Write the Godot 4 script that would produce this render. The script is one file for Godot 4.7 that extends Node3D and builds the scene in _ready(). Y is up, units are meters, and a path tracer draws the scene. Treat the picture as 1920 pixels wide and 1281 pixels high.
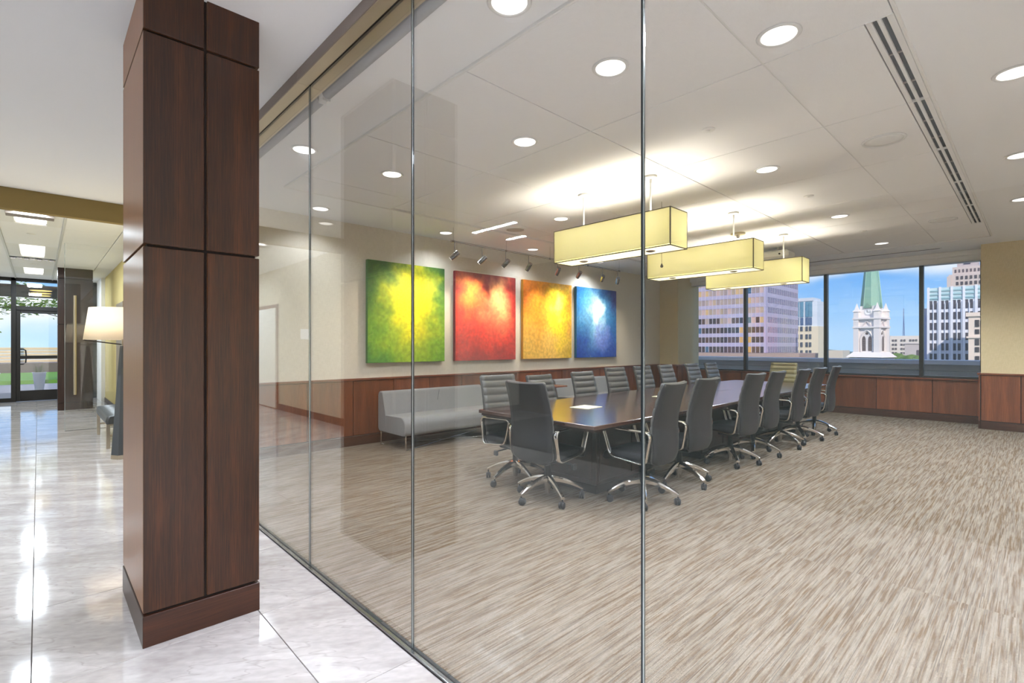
extends Node3D
# A corner of an office lobby: a walnut column and a frameless glass partition, a conference room behind it, a city beyond its windows.
# x runs along the back wall towards the windows, -z runs along the partition towards the entrance, y is up; metres.

const SUN := 1.0
const SKY := 0.98
const K_DOWN := 4.1      # recessed downlights
const K_PEND := 0.76      # bulbs in the pendants
const K_TRACK := 1.6      # track spots on the paintings
const K_HALL := 5.0       # troffers of the entrance hall
const K_LOBBY := 5.5      # added lobby downlights, out of view
const CEIL := 3.065
const GX := 1.235         # plane of the partition
const ZB := -6.542        # face of the back wall

var M := {}
var names := {}
var boxes := {}
var rng := RandomNumberGenerator.new()

# ------------------------------------------------------------------ mesh helpers
class MB:
	var v := PackedVector3Array()
	var g := PackedInt32Array()
	func tri(a: Vector3, b: Vector3, c: Vector3, s := -1) -> void:
		v.append(a); v.append(b); v.append(c); g.append(s)
	# convex polygon turned outwards from c
	func face(p: Array, c: Vector3, s := -1) -> void:
		var n: Vector3 = (p[1] - p[0]).cross(p[2] - p[0])
		var out: bool = n.dot((p[0] + p[2]) * 0.5 - c) > 0.0
		for i in range(1, p.size() - 1):
			if out: tri(p[0], p[i + 1], p[i], s)
			else: tri(p[0], p[i], p[i + 1], s)
	# rings of points, joined; caps at both ends unless the loft is closed
	func loft(rings: Array, s := 0, closed := false, caps := true) -> void:
		var t := PackedVector3Array()
		var gs := PackedInt32Array()
		var n: int = rings[0].size()
		var m := rings.size()
		for i in (m if closed else m - 1):
			var A: Array = rings[i]
			var B: Array = rings[(i + 1) % m]
			for j in n:
				var k := (j + 1) % n
				for q in [A[j], B[j], B[k], A[j], B[k], A[k]]: t.append(q)
				gs.append(s); gs.append(s)
		if caps and not closed:
			for e in [0, m - 1]:
				var R: Array = rings[e]
				var c := Vector3.ZERO
				for q in R: c += q
				c /= n
				for j in n:
					if e == 0:
						t.append(c); t.append(R[j]); t.append(R[(j + 1) % n])
					else:
						t.append(c); t.append(R[(j + 1) % n]); t.append(R[j])
					gs.append(s + 1 if s >= 0 else s)
		var vol := 0.0
		for i in range(0, t.size(), 3): vol += t[i].dot(t[i + 1].cross(t[i + 2]))
		for i in range(0, t.size(), 3):
			if vol > 0.0: tri(t[i], t[i + 2], t[i + 1], gs[i / 3])
			else: tri(t[i], t[i + 1], t[i + 2], gs[i / 3])
	func box(c: Vector3, size: Vector3, b := 0.0) -> void:
		var h := size * 0.5
		b = minf(b, minf(h.x, minf(h.y, h.z)) * 0.49)
		var sg := [-1.0, 1.0]
		if b <= 0.0:
			for ax in 3:
				for s in sg:
					var u := (ax + 1) % 3
					var w := (ax + 2) % 3
					var p := []
					for q in [[-1, -1], [1, -1], [1, 1], [-1, 1]]:
						var o := Vector3.ZERO
						o[ax] = s * h[ax]; o[u] = q[0] * h[u]; o[w] = q[1] * h[w]
						p.append(c + o)
					face(p, c)
			return
		for ax in 3:
			var u := (ax + 1) % 3
			var w := (ax + 2) % 3
			for s in sg:
				var p := []
				for q in [[-1, -1], [1, -1], [1, 1], [-1, 1]]:
					var o := Vector3.ZERO
					o[ax] = s * h[ax]; o[u] = q[0] * (h[u] - b); o[w] = q[1] * (h[w] - b)
					p.append(c + o)
				face(p, c)
			for s in sg:      # bevel between faces u and w, running along ax
				for r in sg:
					var p := []
					for q in [[-1, 0], [1, 0], [1, 1], [-1, 1]]:
						var o := Vector3.ZERO
						o[ax] = q[0] * (h[ax] - b)
						o[u] = s * (h[u] if q[1] == 0 else h[u] - b)
						o[w] = r * (h[w] - b if q[1] == 0 else h[w])
						p.append(c + o)
					face(p, c)
		for sx in sg:
			for sy in sg:
				for sz in sg:
					var e := Vector3(sx, sy, sz)
					var p := []
					for ax in 3:
						var o := (h - Vector3(b, b, b)) * e
						o[ax] = h[ax] * e[ax]
						p.append(c + o)
					face(p, c)
	func tube(path: Array, r: float, sides := 8, closed := false, r2 := -1.0) -> void:
		var rings := []
		var n := path.size()
		for i in n:
			var a: Vector3 = path[(i - 1 + n) % n] if closed or i > 0 else path[i]
			var b: Vector3 = path[(i + 1) % n] if closed or i < n - 1 else path[i]
			var d := (b - a).normalized()
			var u := d.cross(Vector3.UP if absf(d.y) < 0.95 else Vector3.RIGHT).normalized()
			var w := u.cross(d)
			var q := r if r2 < 0.0 else lerpf(r, r2, float(i) / (n - 1))
			var ring := []
			for k in sides:
				var t := TAU * k / sides
				ring.append(path[i] + (u * cos(t) + w * sin(t)) * q)
			rings.append(ring)
		loft(rings, 0, closed)
	# a flat band whose width lies along x, following a path in the y-z plane
	func band(path: Array, width: float, thick: float, closed := true) -> void:
		var rings := []
		var n := path.size()
		for i in n:
			var a: Vector3 = path[(i - 1 + n) % n] if closed or i > 0 else path[i]
			var b: Vector3 = path[(i + 1) % n] if closed or i < n - 1 else path[i]
			var d := (b - a).normalized()
			var w := Vector3.RIGHT.cross(d).normalized() * thick * 0.5
			var x := Vector3.RIGHT * width * 0.5
			var e := 0.7
			rings.append([path[i] - x * e - w, path[i] + x * e - w, path[i] + x - w * e * 0.6, path[i] + x + w * e * 0.6, path[i] + x * e + w, path[i] - x * e + w, path[i] - x + w * e * 0.6, path[i] - x - w * e * 0.6])
		loft(rings, 0, closed)
	func lathe(profile: Array, sides := 24, c := Vector3.ZERO, s := 0) -> void:
		var rings := []
		for p in profile:
			var ring := []
			for k in sides:
				var t := TAU * k / sides
				ring.append(c + Vector3(p[0] * cos(t), p[1], p[0] * sin(t)))
			rings.append(ring)
		loft(rings, s)
	# polygon in the x-z plane, extruded in y
	func prism(poly: Array, y0: float, y1: float) -> void:
		loft([poly.map(func(p): return Vector3(p.x, y0, p.y)), poly.map(func(p): return Vector3(p.x, y1, p.y))], -1)
	func done() -> ArrayMesh:
		var st := SurfaceTool.new()
		st.begin(Mesh.PRIMITIVE_TRIANGLES)
		for i in g.size():
			st.set_smooth_group(g[i])
			for k in 3: st.add_vertex(v[i * 3 + k])
		st.generate_normals()
		return st.commit()

func bev(size: Vector3, b := 0.002) -> ArrayMesh:
	var key := "%.4f %.4f %.4f %.4f" % [size.x, size.y, size.z, b]
	if not boxes.has(key):
		var mb := MB.new()
		mb.box(Vector3.ZERO, size, b)
		boxes[key] = mb.done()
	return boxes[key]

func rounded(points: Array, r: float, seg := 4) -> Array:      # a closed polyline with its corners rounded
	var out := []
	var n := points.size()
	for i in n:
		var p: Vector3 = points[i]
		var a: Vector3 = points[(i - 1 + n) % n] - p
		var b: Vector3 = points[(i + 1) % n] - p
		var q := minf(r, minf(a.length(), b.length()) * 0.45)
		a = p + a.normalized() * q
		b = p + b.normalized() * q
		for k in seg + 1:
			var t := float(k) / seg
			out.append(a.lerp(p, t).lerp(p.lerp(b, t), t))
	return out

# ------------------------------------------------------------------ nodes
func numbered(n: String) -> String:
	names[n] = names.get(n, -1) + 1
	return n if names[n] == 0 else "%s_%03d" % [n, names[n]]

func tag(o: Node, label: String, category: String, group := "") -> Node:
	o.set_meta("label", label)
	o.set_meta("category", category)
	if group: o.set_meta("group", group)
	return o

func thing(called: String, label: String, category: String, at := Vector3.ZERO, turn := 0.0, group := "") -> Node3D:
	var o := Node3D.new()
	o.name = numbered(called)
	add_child(o)
	o.position = at
	o.rotation.y = deg_to_rad(turn)
	tag(o, label, category, group)
	return o

func part(called: String, mesh: Mesh, m: Material, parent: Node, at := Vector3.ZERO, rot := Vector3.ZERO) -> MeshInstance3D:
	var o := MeshInstance3D.new()
	o.mesh = mesh
	o.material_override = m
	o.cast_shadow = GeometryInstance3D.SHADOW_CASTING_SETTING_ON
	if parent == self:
		o.name = numbered(called)
		add_child(o)
	else:
		o.name = called
		parent.add_child(o, true)
	o.position = at
	o.rotation_degrees = rot
	return o

# a box between two world corners, under an unturned parent
func slab(called: String, lo: Vector3, hi: Vector3, m: Material, parent: Node = self, b := 0.002) -> MeshInstance3D:
	var at := (lo + hi) * 0.5
	var p := parent
	while p != self:
		at -= p.position
		p = p.get_parent()
	return part(called, bev((hi - lo).abs(), b), m, parent, at)

func struct(called: String, lo: Vector3, hi: Vector3, m: Material, label := "") -> MeshInstance3D:
	var o := slab(called, lo, hi, m)
	o.set_meta("kind", "structure")
	if label: tag(o, label, called.split("_")[0])
	return o

func V(x: float, y: float, z: float) -> Vector3:
	return Vector3(x, y, z)

# ------------------------------------------------------------------ materials
func C(r: float, g: float, b: float, a := 1.0) -> Color:
	return Color(r / 255.0, g / 255.0, b / 255.0, a)

func mat(c: Color, rough := 0.6, metal := 0.0, spec := 0.5) -> StandardMaterial3D:
	var m := StandardMaterial3D.new()
	m.albedo_color = c
	m.roughness = rough
	m.metallic = metal
	m.metallic_specular = spec
	return m

func textured(im: Image, metres: float, rough: float, off := Vector3.ZERO, spec := 0.5, tint := Color.WHITE) -> StandardMaterial3D:
	var m := mat(tint, rough, 0.0, spec)
	m.albedo_texture = ImageTexture.create_from_image(im)
	m.uv1_triplanar = true
	m.uv1_world_triplanar = true
	m.uv1_triplanar_sharpness = 20.0
	m.uv1_scale = Vector3.ONE / metres
	m.uv1_offset = off
	return m

func variant(m: StandardMaterial3D, off: Vector3, tint := Color.WHITE) -> StandardMaterial3D:
	var d: StandardMaterial3D = m.duplicate()
	d.uv1_offset = off
	d.albedo_color = tint
	return d

func glow(c: Color, e: float) -> StandardMaterial3D:
	var m := mat(c, 0.5)
	m.emission_enabled = true
	m.emission = c
	m.emission_energy_multiplier = e
	return m

func glass(c: Color, a: float) -> StandardMaterial3D:
	var m := mat(Color(c.r, c.g, c.b, a), 0.0)
	m.transparency = BaseMaterial3D.TRANSPARENCY_ALPHA
	return m

func noise(sd: int, freq: float, oct := 3) -> FastNoiseLite:
	var n := FastNoiseLite.new()
	n.seed = sd
	n.noise_type = FastNoiseLite.TYPE_SIMPLEX_SMOOTH
	n.frequency = freq
	n.fractal_octaves = oct
	return n

func put(data: PackedByteArray, i: int, c: Color) -> void:
	data[i] = clampi(int(c.r * 255.0), 0, 255)
	data[i + 1] = clampi(int(c.g * 255.0), 0, 255)
	data[i + 2] = clampi(int(c.b * 255.0), 0, 255)

# straight-grained veneer; the grain runs up the picture, or across it
func wood_image(a: Color, b: Color, sd: int, across := false, contrast := 1.0) -> Image:
	var n := 512
	var data := PackedByteArray()
	data.resize(n * n * 3)
	var n1 := noise(sd, 0.012, 2)
	var n2 := noise(sd + 1, 0.16, 2)
	var n3 := noise(sd + 2, 0.5, 1)
	for x in n:
		var edge := smoothstep(0.0, 60.0, minf(x, n - 1 - x))
		for y in n:
			var ca := cos(TAU * y / n)
			var sa := sin(TAU * y / n)
			var q := n1.get_noise_3d(x, ca * 9.0, sa * 9.0) * 0.5 + n2.get_noise_3d(x, ca * 1.6, sa * 1.6) * 0.55
			var f := n3.get_noise_3d(x, ca * 1.6, sa * 1.6)
			var t := clampf(0.45 + q * edge * contrast + f * 0.35 * contrast, 0.0, 1.0)
			put(data, ((x * n + y) if across else (y * n + x)) * 3, a.lerp(b, t))
	return Image.create_from_data(n, n, false, Image.FORMAT_RGB8, data)

func linen_image(a: Color, b: Color, sd: int) -> Image:
	var n := 512
	var data := PackedByteArray()
	data.resize(n * n * 3)
	var n1 := noise(sd, 0.35, 1)
	var n2 := noise(sd + 1, 0.3, 1)
	for y in n:
		for x in n:
			var t := 0.5 + n1.get_noise_2d(x, y * 0.04) * 0.5 + n2.get_noise_2d(x * 0.05, y) * 0.4
			put(data, (y * n + x) * 3, a.lerp(b, clampf(t, 0.0, 1.0)))
	return Image.create_from_data(n, n, false, Image.FORMAT_RGB8, data)

func stone_image() -> Image:
	var n := 768
	var data := PackedByteArray()
	data.resize(n * n * 3)
	var n1 := noise(31, 0.006, 4)
	var n2 := noise(32, 0.03, 3)
	for y in n:
		for x in n:
			var u := (x + y * 0.75) * 0.35
			var w := (y - x * 0.75) * 1.6
			var vein := n1.get_noise_2d(u, w)
			var t := 0.55 + vein * 0.75 + n2.get_noise_2d(u * 2.0, w) * 0.28
			var line := 1.0 - smoothstep(0.0, 0.035, absf(vein - 0.12))
			var c := C(172, 164, 161).lerp(C(208, 202, 200), clampf(t, 0.0, 1.0))
			put(data, (y * n + x) * 3, c.lerp(C(152, 141, 136), line * 0.35))
	return Image.create_from_data(n, n, false, Image.FORMAT_RGB8, data)

# carpet of long woven dashes that run along x; one picture covers 3.6 m
func carpet_image() -> Image:
	var n := 1536
	var cell := 2
	var k := n / cell
	var data := PackedByteArray()
	data.resize(n * n * 3)
	var n1 := noise(51, 1.0, 3)
	var n2 := noise(52, 1.0, 2)
	var n3 := noise(53, 1.0, 1)
	var light := C(130, 119, 105)
	var mid := C(116, 102, 86)
	var tan_ := C(101, 82, 59)
	rng.seed = 77
	for r in k:
		var run := 0
		var val := 0.0
		var drun := 0
		var dval := 0.0
		for c in k:
			if run <= 0:
				run = rng.randi_range(10, 80)
				val = rng.randf_range(-1.0, 1.0)
			if drun <= 0:
				drun = rng.randi_range(14, 110)
				dval = rng.randf() * rng.randf()
			run -= 1
			drun -= 1
			var a := n1.get_noise_2d(c * 0.008, r * 0.15) * 0.60 + n2.get_noise_2d(c * 0.018, r * 0.36) * 0.4 + val * 0.26
			var base := light.lerp(mid, smoothstep(-0.3, 0.1, a)).lerp(tan_, smoothstep(0.10, 0.45, a))
			for y in cell:
				for x in cell:
					var g := 1.0 + (rng.randf() - 0.5) * 0.26
					if y == 0: g *= 1.0 - dval * 0.42
					if (c + r) % 2 == 0 and x == 0 and a > 0.1: g *= 0.86
					put(data, ((r * cell + y) * n + c * cell + x) * 3, base * g)
	return Image.create_from_data(n, n, false, Image.FORMAT_RGB8, data)

# four abstract paintings: soft fields of colour with fine scratched lines
func painting_image(kind: int) -> Image:
	var w := 256
	var h := 276
	var data := PackedByteArray()
	data.resize(w * h * 3)
	var n1 := noise(100 + kind, 0.010, 4)
	var n2 := noise(200 + kind, 0.06, 3)
	var n3 := noise(300 + kind, 0.020, 2)
	for y in h:
		for x in w:
			var u := float(x) / w + n1.get_noise_2d(x, y) * 0.16
			var v := float(y) / h + n1.get_noise_2d(x + 500, y) * 0.16
			var g := n2.get_noise_2d(x, y)
			var c: Color
			if kind == 0:
				c = C(58, 104, 44).lerp(C(122, 168, 52), smoothstep(0.15, 0.85, v) * 0.9)
				c = c.lerp(C(72, 128, 60), smoothstep(0.78, 1.0, v) * smoothstep(0.5, 0.0, u))
				c = c.lerp(C(176, 190, 48), smoothstep(0.62, 0.2, Vector2((u - 0.55) * 1.05, (v - 0.45) * 0.8).length()))
				c = c.lerp(C(244, 228, 30), smoothstep(0.46, 0.10, Vector2((u - 0.56) * 1.0, (v - 0.36) * 0.85).length()))  # yellow centre: pigment plus spotlight glow painted in
				c = c.lerp(C(52, 92, 52), smoothstep(0.85, 1.0, u) * smoothstep(0.25, 0.0, v) * 0.8)
			elif kind == 1:
				c = C(226, 62, 44).lerp(C(120, 30, 38), smoothstep(0.7, 1.05, v) * 0.6 + smoothstep(0.86, 1.05, u) * 0.4)
				c = c.lerp(C(112, 26, 34), smoothstep(0.22, 0.0, v) * 0.9)
				c = c.lerp(C(246, 150, 58), smoothstep(0.36, 0.05, Vector2(u - 0.22, (v - 0.24) * 0.9).length()))
				c = c.lerp(C(248, 186, 116), smoothstep(0.36, 0.05, Vector2(u - 0.68, (v - 0.32) * 0.75).length()))
				c = c.lerp(C(140, 26, 30), smoothstep(0.09, 0.0, absf(u - 0.46)) * smoothstep(0.35, 0.1, v) * 0.8)
			elif kind == 2:
				c = C(226, 150, 38).lerp(C(232, 184, 84), smoothstep(0.3, 0.9, v))
				c = c.lerp(C(206, 112, 30), smoothstep(0.45, 0.0, u) * smoothstep(0.55, 0.1, v))
				c = c.lerp(C(190, 160, 40), smoothstep(0.7, 1.0, u) * smoothstep(0.6, 0.9, v) * 0.7)
				c = c.lerp(C(234, 210, 40), smoothstep(0.40, 0.1, Vector2((u - 0.72) * 1.2, (v - 0.36) * 0.62).length()))
				c = c.lerp(C(246, 236, 110), smoothstep(0.24, 0.06, Vector2((u - 0.70) * 1.3, (v - 0.27) * 0.9).length()))
			else:
				c = C(44, 112, 168).lerp(C(40, 74, 160), smoothstep(0.35, 0.95, v))
				c = c.lerp(C(62, 54, 122), smoothstep(0.6, 1.0, u) * smoothstep(0.4, 0.0, v))
				c = c.lerp(C(104, 160, 196), smoothstep(0.55, 0.1, Vector2((u - 0.42) * 1.1, (v - 0.42) * 0.75).length()))
				c = c.lerp(C(214, 234, 240), smoothstep(0.32, 0.04, Vector2((u - 0.50) * 1.3, (v - 0.32) * 0.75).length()))
				c = c.lerp(C(120, 130, 208), smoothstep(0.3, 0.05, Vector2(u - 0.62, v - 0.74).length()) * 0.7)
			c = c * (1.0 + g * 0.14)
			var line := absf(n3.get_noise_2d(x * 0.8 + 900, y * 0.8))
			if line < 0.008: c = c.lerp(Color(1, 0.95, 0.7), 0.22)
			if n2.get_noise_2d(x * 3.0 + 700, y * 3.0) > 0.62: c = c * 0.75
			c.a = 1.0
			put(data, (y * w + x) * 3, c)
	return Image.create_from_data(w, h, false, Image.FORMAT_RGB8, data)

func sky_image() -> Image:
	var w := 1024
	var h := 512
	var data := PackedByteArray()
	data.resize(w * h * 3)
	var n1 := noise(9, 1.0, 5)
	for y in h:
		var el := (0.5 - (y + 0.5) / h) * PI
		var up := sin(el)
		var clear := C(176, 214, 250).lerp(C(96, 166, 242), smoothstep(0.0, 0.16, up)).lerp(C(62, 124, 214), smoothstep(0.15, 0.9, up))
		for x in w:
			var az := (x + 0.5) / w * TAU
			var d := Vector3(cos(az) * cos(el), up, sin(az) * cos(el))
			var q := n1.get_noise_3d(d.x * 2.6, d.y * 9.0 + 3.0, d.z * 2.6)
			var cl := smoothstep(-0.10, 0.32, q) * smoothstep(-0.02, 0.06, up)
			put(data, (y * w + x) * 3, clear.lerp(C(244, 246, 250), cl * 0.92))
	return Image.create_from_data(w, h, false, Image.FORMAT_RGB8, data)

func make_materials() -> void:
	M.carpet = textured(carpet_image(), 3.6, 0.95, Vector3.ZERO, 0.2)
	var stone := textured(stone_image(), 1.71, 0.07)
	M.stone = []
	for i in 5: M.stone.append(variant(stone, V(0.01287 + 0.5 * (i % 2), 0.0, 1.1111 + 0.5 * (i / 2)), Color.WHITE.darkened(0.012 * (i % 3))))
	M.grout = mat(C(120, 112, 108), 0.9)
	var walnut := textured(wood_image(C(34, 24, 14), C(76, 60, 42), 11), 0.55, 0.3, Vector3.ZERO, 0.5)
	walnut.rim_enabled = true
	walnut.rim = 0.55
	walnut.rim_tint = 1.0
	M.walnut = []
	for i in 4: M.walnut.append(variant(walnut, V(i * 0.23, i * 0.31, i * 0.41), C(255, 176, 112).darkened(0.03 * i)))
	var panel := textured(wood_image(C(98, 50, 26), C(140, 80, 44), 21), 0.7, 0.38, Vector3.ZERO, 0.5)
	M.panel = []
	for i in 4: M.panel.append(variant(panel, V(i * 0.27, i * 0.31, i * 0.19), Color.WHITE.darkened(0.04 * i)))
	M.rail = textured(wood_image(C(92, 46, 27), C(136, 76, 46), 41, true), 0.8, 0.36)
	M.plinth = textured(wood_image(C(48, 24, 13), C(80, 44, 26), 42, true), 0.8, 0.36)
	M.table = textured(wood_image(C(52, 29, 22), C(82, 48, 36), 61, true, 0.7), 1.1, 0.2, Vector3.ZERO, 0.6)
	M.table.clearcoat_enabled = true
	M.table.clearcoat = 0.6
	M.table.clearcoat_roughness = 0.14
	M.pedestal = textured(wood_image(C(36, 19, 14), C(60, 33, 25), 62), 0.8, 0.3)
	M.backing = mat(C(26, 15, 11), 0.8)
	M.linen = textured(linen_image(C(207, 198, 179), C(222, 214, 196), 71), 0.8, 0.9, Vector3.ZERO, 0.2)
	M.linen_gold = textured(linen_image(C(206, 188, 146), C(222, 205, 166), 72), 0.8, 0.9, Vector3.ZERO, 0.2)
	M.paint = mat(C(243, 243, 243), 0.85, 0.0, 0.2)
	M.cloud = textured(linen_image(C(238, 237, 236), C(246, 245, 244), 73), 0.5, 0.9, Vector3.ZERO, 0.2)
	M.olive = mat(C(142, 122, 78), 0.8, 0.0, 0.3)
	M.cream = mat(C(222, 212, 180), 0.85, 0.0, 0.2)
	M.white = mat(C(235, 234, 230), 0.5)
	M.white_metal = mat(C(226, 226, 224), 0.35)
	M.diffuser = mat(C(236, 235, 233), 0.5)
	M.slot = mat(C(18, 18, 18), 0.8)
	M.nickel = mat(C(190, 180, 165), 0.28, 1.0)
	M.bronze = mat(C(196, 184, 160), 0.36, 0.7)
	M.bronze_dark = mat(C(146, 134, 126), 0.45, 0.3)
	M.chrome = mat(C(226, 224, 222), 0.1, 1.0)
	M.steel = mat(C(160, 160, 160), 0.25, 1.0)
	M.black = mat(C(22, 22, 24), 0.55)
	M.black_frame = mat(C(20, 16, 14), 0.4)
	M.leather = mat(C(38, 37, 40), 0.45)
	M.leather_front_lit = mat(C(84, 82, 78), 0.38)  # same leather, lightened for the pendant light on the ribs
	M.leather_khaki_light = mat(C(124, 116, 80), 0.42)  # grey leather with a khaki cast of room light put into it
	M.glass = glass(C(200, 220, 212), 0.02)
	M.glass_edge = mat(C(34, 42, 46), 0.3, 0.0, 0.4)
	M.glass_edge_bright = mat(C(190, 200, 202), 0.12, 0.7)
	M.window_glass = glass(C(210, 225, 230), 0.015)
	var fabric := textured(linen_image(C(128, 126, 123), C(146, 144, 140), 74), 0.35, 0.95, Vector3.ZERO, 0.2)
	M.sofa = fabric
	M.canvas_edge = [mat(C(66, 112, 58), 0.8), mat(C(122, 24, 32), 0.8), mat(C(198, 138, 34), 0.8), mat(C(30, 92, 124), 0.8)]
	M.shade = mat(C(206, 200, 132), 0.85, 0.0, 0.2)
	M.shade.backlight_enabled = true
	M.shade.backlight = Color(0.93, 0.925, 0.85)
	M.shade_bottom = mat(C(244, 240, 226), 0.85, 0.0, 0.2)
	M.shade_bottom.backlight_enabled = true
	M.shade_bottom.backlight = Color(1.7, 1.7, 1.7)
	M.shade_trim = mat(C(78, 68, 40), 0.7)
	M.lens = glow(Color(1, 0.985, 0.96), 1.5)
	M.troffer = glow(Color(1, 0.98, 0.95), 1.3)
	M.bulb = glow(Color(1, 0.95, 0.85), 1.5)
	M.lamp_shade = mat(C(236, 230, 220), 0.9, 0.0, 0.2)
	M.lamp_shade.backlight_enabled = true
	M.lamp_shade.backlight = Color(0.95, 0.9, 0.8)
	M.lamp_body = mat(C(70, 74, 78), 0.5)
	M.bench_leather = mat(C(58, 60, 62), 0.35)
	M.concrete = mat(C(158, 155, 152), 0.85)
	M.coping = mat(C(208, 208, 214), 0.6)

# ------------------------------------------------------------------ lamps
func spot(at: Vector3, aim: Vector3, e: float, cone: float, size: float, col := Color(0.915, 0.95, 1.0), soft := 0.8, called := "downlight_lamp") -> void:
	var l := SpotLight3D.new()
	l.name = numbered(called)
	add_child(l)
	l.position = at
	var d := (aim - at).normalized()
	l.basis = Basis.looking_at(d, Vector3.UP if absf(d.y) < 0.95 else Vector3.RIGHT)
	l.light_energy = e
	l.spot_angle = cone
	l.spot_angle_attenuation = soft
	l.spot_range = 25.0
	l.spot_attenuation = 2.0
	l.light_size = size
	l.light_color = col
	l.shadow_enabled = true

func area(at: Vector3, down: bool, size: Vector2, e: float, col := Color(0.9, 0.96, 1.0)) -> void:
	var l := AreaLight3D.new()
	l.name = numbered("panel_lamp")
	add_child(l)
	l.position = at
	l.rotation_degrees.x = -90.0 if down else 90.0
	l.area_size = size
	l.light_energy = e
	l.area_range = 25.0
	l.light_color = col
	l.shadow_enabled = true

# ------------------------------------------------------------------ setting
# timber wainscot on a wall: panels, cap rail and baseboard as parts of the wall. axis 0: the wall runs along x, else along z.
func wainscot(wall: Node, axis: int, face: float, out: float, cuts: Array, height := 0.93, cap := true, cap_depth := 0.045) -> void:
	var a: float = cuts[0]
	var b: float = cuts[cuts.size() - 1]
	var mk := func(called: String, p: float, q: float, y0: float, y1: float, depth: float, m: Material, bevel: float):
		var lo := Vector3(p, y0, minf(face, face + out * depth)) if axis == 0 else Vector3(minf(face, face + out * depth), y0, p)
		var hi := Vector3(q, y1, maxf(face, face + out * depth)) if axis == 0 else Vector3(maxf(face, face + out * depth), y1, q)
		slab(called, lo, hi, m, wall, bevel)
	mk.call("backing_board", a, b, 0.0, height - 0.03, 0.008, M.backing, 0.0)
	for i in cuts.size() - 1:
		mk.call("panel", cuts[i] + 0.005, cuts[i + 1] - 0.005, 0.14, height - 0.036, 0.026, M.panel[i % 4], 0.003)
	mk.call("baseboard", a, b, 0.0, 0.13, 0.03, M.plinth, 0.003)
	if cap: mk.call("cap_rail", a, b, height - 0.03, height, cap_depth, M.rail, 0.005)

func steps(a: float, b: float, first: float, pitch: float) -> Array:
	var out := [a]
	var p := first
	while p < b - 0.03:
		if p > a + 0.03: out.append(p)
		p += pitch
	out.append(b)
	return out

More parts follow.
